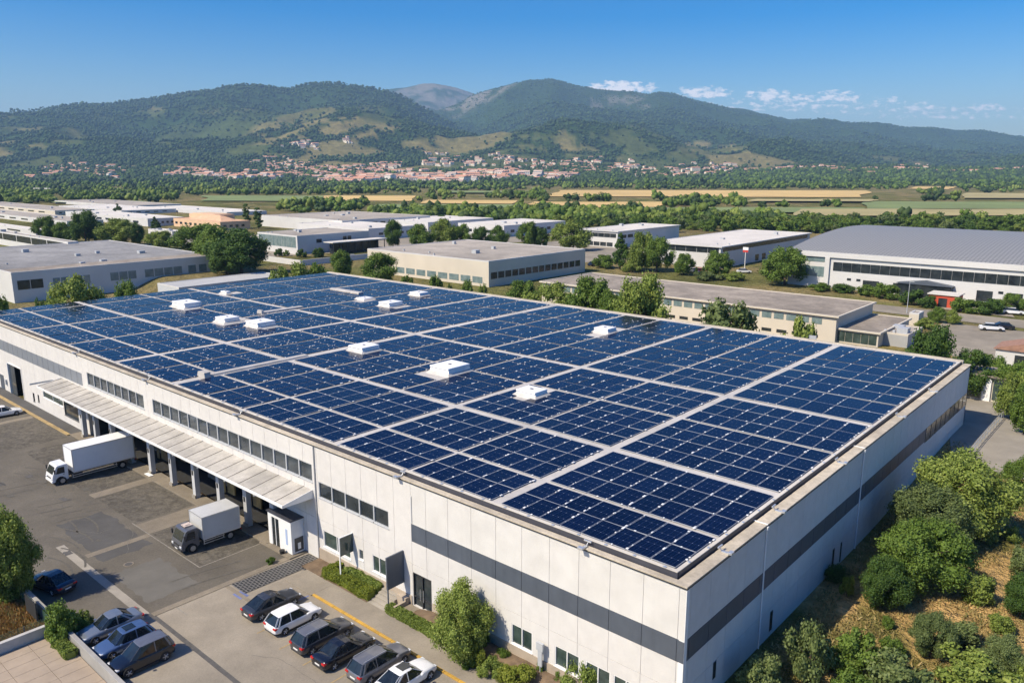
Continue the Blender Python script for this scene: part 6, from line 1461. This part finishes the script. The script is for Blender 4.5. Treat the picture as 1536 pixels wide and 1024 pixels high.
w = r.uniform(5, 9.5, len(rest)) * (1 + ss(900, 2200, Y[rest]) * .5); h = w * r.uniform(.7, 1.15, len(rest))
nr = Y[rest] < 1100
grp = r.randint(0, 3, len(rest))
for g_, m in enumerate([L_mid, L_far, L_light]):
    for q, (c, per, cs) in enumerate([((Y[rest] < 1100), 9, ICO1), ((Y[rest] >= 1100), 4, ICO1)]):
        s = c & ((grp == g_) if q == 0 else ((grp == g_) if g_ < 2 else ((grp == 2) & (h < 8))))
        if s.sum(): lumps('plain_woodland', x[rest][s], y[rest][s], z[rest][s], w[s], h[s], m, 30 + g_ * 2 + q, per, cs=cs)
# leaf sprays over the nearer woodland
s = rest[nr]; n = len(s) * 110; ii = np.repeat(np.arange(len(s)), 110); dd = r.normal(size=(n, 3)); dd /= np.linalg.norm(dd, axis=1)[:, None]; dd[:, 2] = np.abs(dd[:, 2]) * 1.0 - .1
ww, hh = w[nr][ii], h[nr][ii]; pos = np.stack([x[s][ii], y[s][ii], z[s][ii] + hh * .5], 1) + dd * np.stack([ww * .5, ww * .5, hh * .52], 1) * r.uniform(.75, 1.05, (n, 1))
a = r.normal(size=(n, 3)); a /= np.linalg.norm(a, axis=1)[:, None]; b = np.cross(a, r.normal(size=(n, 3))); b /= np.linalg.norm(b, axis=1)[:, None]; sz = r.uniform(.5, 1.3, (n, 1))
V = np.stack([pos - a * sz * .5, pos - b * sz * .4, pos + a * sz * .5, pos + b * sz * .4], 1); gg = grp[nr][ii]
for g_, m in enumerate([L_mid, L_dark, L_light]):
    Vg = V[gg == g_].reshape(-1, 3); props(arrays('plain_foliage', Vg, np.arange(len(Vg)).reshape(-1, 4), m), kind='stuff')
# hill forest
n = 85000
q = r.uniform(-80, 1620, n); ry = 2000 * (5600 / 2000) ** r.uniform(0, 1, n)
tq_ = (q - 768) / 1211; hx, hy = cam2w(tq_ * ry, ry); fm, hpx, hpy = fieldmask(hx, hy); hz = terrain(hx, hy)
cl = fbm(hx / 90, hy / 90, 3, 66)
k = (r.uniform(size=n) > fm * .985 - .0) & ((fm < .5) | (r.uniform(size=n) < .34)) & ((ry < 3200) | (cl > .28)) & ~((hz > 900))
hx, hy, hz, ry = hx[k], hy[k], hz[k], ry[k]; n = len(hx); print('hill trees', n)
wd = r.uniform(9, 17, n) * (1 + (ry - 2000) / 5000); g_ = r.randint(0, 2, n)
for j, m in enumerate([L_far, leafmat('leaf_hill', (.038, .072, .018), (.068, .122, .028), (.10, .165, .042))]):
    s = g_ == j; lumps('hill_forest', hx[s], hy[s], hz[s] - 1, wd[s], wd[s] * .75, m, 50 + j, 1)
n = 36000; q = r.uniform(-80, 1700, n); ry = 5200 * (7400 / 5200) ** r.uniform(0, 1, n); tq_ = (q - 768) / 1211; hx, hy = cam2w(tq_ * ry, ry); hz = terrain(hx, hy); cl = fbm(hx / 140, hy / 140, 3, 67); k = cl > .3; hx, hy, hz = hx[k], hy[k], hz[k]; wd = r.uniform(13, 24, len(hx))
lumps('mountain_forest', hx, hy, hz - 3, wd, wd * .5, MATS['leaf_hill'], 60, 1)
# town on the lower slopes
HW_ = [mat('house_cream', (.80, .72, .58), .85, .08, .5), mat('house_white', (.80, .76, .68), .85, .05, .5), mat('house_pink', (.76, .60, .50), .85, .08, .5)]
HR_ = [mat('tile_orange', (.54, .28, .18), .9, .2, .5), mat('tile_brown', (.42, .27, .20), .9, .2, .5), mat('tile_pale', (.60, .45, .36), .9, .15, .5)]
def house_mesh(w, d, h, wm, rm, wing):
    t = MB(); t.box(-w / 2, w / 2, -d / 2, d / 2, -3, h, 0); o = .35
    t.prism([(-d / 2 - o, h - .1), (d / 2 + o, h - .1), (0, h + d * .17)], 'x', -w / 2 - o, w / 2 + o, 1)
    if wing: t.box(w / 2, w / 2 + 4, -d / 2, d / 4, -3, h * .6, 0); t.box(w / 2, w / 2 + 4.4, -d / 2 - .4, d / 4 + .4, h * .6, h * .6 + .5, 1)
    for z0 in np.arange(1.0, h - 1.5, 2.9):
        for k in range(int(w / 3)):
            x_ = -w / 2 + 1 + k * (w - 2) / max(1, int(w / 3) - .3); t.box(x_, x_ + 1.0, -d / 2 - .06, -d / 2 + .05, z0, z0 + 1.4, 2)
        t.box(w / 2 - .05, w / 2 + .06, -1, 0, z0, z0 + 1.4, 2)
    ob = t.build('village_house', [wm, rm, M_bgdark]); me = ob.data; bpy.data.objects.remove(ob); return me
houses = [house_mesh(w, d, h, HW_[i % 3], HR_[(i // 2) % 3], i % 2) for i, (w, d, h) in enumerate([(13, 10, 6), (16, 10, 7), (11, 9, 8), (20, 11, 6), (14, 12, 9), (12, 10, 5), (24, 12, 9), (15, 9, 7)])]
CL = [(250, 400, 257, 270, 120), (400, 470, 248, 271, 130), (470, 600, 250, 275, 270), (600, 760, 259, 274, 240), (418, 478, 216, 225, 20), (372, 440, 240, 247, 12), (60, 190, 251, 265, 70), (635, 690, 228, 248, 26), (690, 765, 236, 252, 34), (760, 900, 240, 269, 130), (900, 1105, 248, 266, 90), (1060, 1400, 253, 260, 110), (1400, 1536, 257, 262, 30), (40, 182, 265, 271, 12), (760, 860, 258, 269, 30), (500, 530, 208, 213, 5), (800, 960, 240, 252, 16)]
hp = []
for (x0, x1, y0, y1, c) in CL:
    u = r.uniform(x0, x1, c); v = r.uniform(0, 1, c); v = y0 + (y1 - y0) * v + 3 * np.sin(u / 25.); hp += list(zip(u, v))
hp = np.array(hp); x, y, ok = cast(hp[:, 0], hp[:, 1]); x, y, hp = x[ok], y[ok], hp[ok]; X, Y = w2cam(x, y); z = terrain(x, y)
k = Y > 1200; x, y, z, Y, hp = x[k], y[k], z[k], Y[k], hp[k]
# keep houses apart
sel = []; cell = {}
for i in range(len(x)):
    key = (int(x[i] // 15), int(y[i] // 15))
    if key in cell: continue
    cell[key] = 1; sel.append(i)
sel.sort(key=lambda i: Y[i]); ind = sel[:290]; print('houses', len(sel))
rank = {i: k + 1 for k, i in enumerate(sorted(ind, key=lambda i: hp[i, 0]))}
for i in ind:
    o = bpy.data.objects.new('village_house', houses[r.randint(8)]); COL.objects.link(o); o.location = (x[i], y[i], z[i]); o.rotation_euler[2] = r.uniform(-.5, .5) + math.radians(41) * (r.randint(3) > 0); s = r.uniform(1.1, 1.7); o.scale = (s, s, s)
    props(o, 'tile-roofed house in the hillside town, %s counted from the left' % nth(rank[i]), 'house', 'houses of the hillside town')
Vs = []; Fs = []; Ms = []; k = 0
loose = [[], [], []]
for i in sel[290:]:
    me = houses[r.randint(8)]; co = np.zeros(len(me.vertices) * 3, np.float32); me.vertices.foreach_get('co', co); co = co.reshape(-1, 3) * r.uniform(.8, 1.2); th = r.uniform(0, 1.5); c, s_ = math.cos(th), math.sin(th)
    V = np.stack([co[:, 0] * c - co[:, 1] * s_ + x[i], co[:, 0] * s_ + co[:, 1] * c + y[i], co[:, 2] + z[i]], 1)
    Vs += V.tolist(); Fs += [tuple(v + k for v in p.vertices) for p in me.polygons]; Ms += [p.material_index for p in me.polygons]; k += len(co)
me = bpy.data.meshes.new('distant_town'); me.from_pydata(Vs, [], Fs); [me.materials.append(m) for m in (HW_[0], HR_[0], M_bgdark)]; me.polygons.foreach_set('material_index', Ms)
o = bpy.data.objects.new('distant_town', me); COL.objects.link(o); props(o, kind='stuff')
# garden trees between the houses
idx = r.choice(sel, 700); gx = x[idx] + r.normal(0, 16, 700); gy = y[idx] + r.normal(0, 16, 700); gw = r.uniform(6, 11, 700)
lumps('town_trees', gx, gy, terrain(gx, gy), gw, gw, L_far, 70, 2)
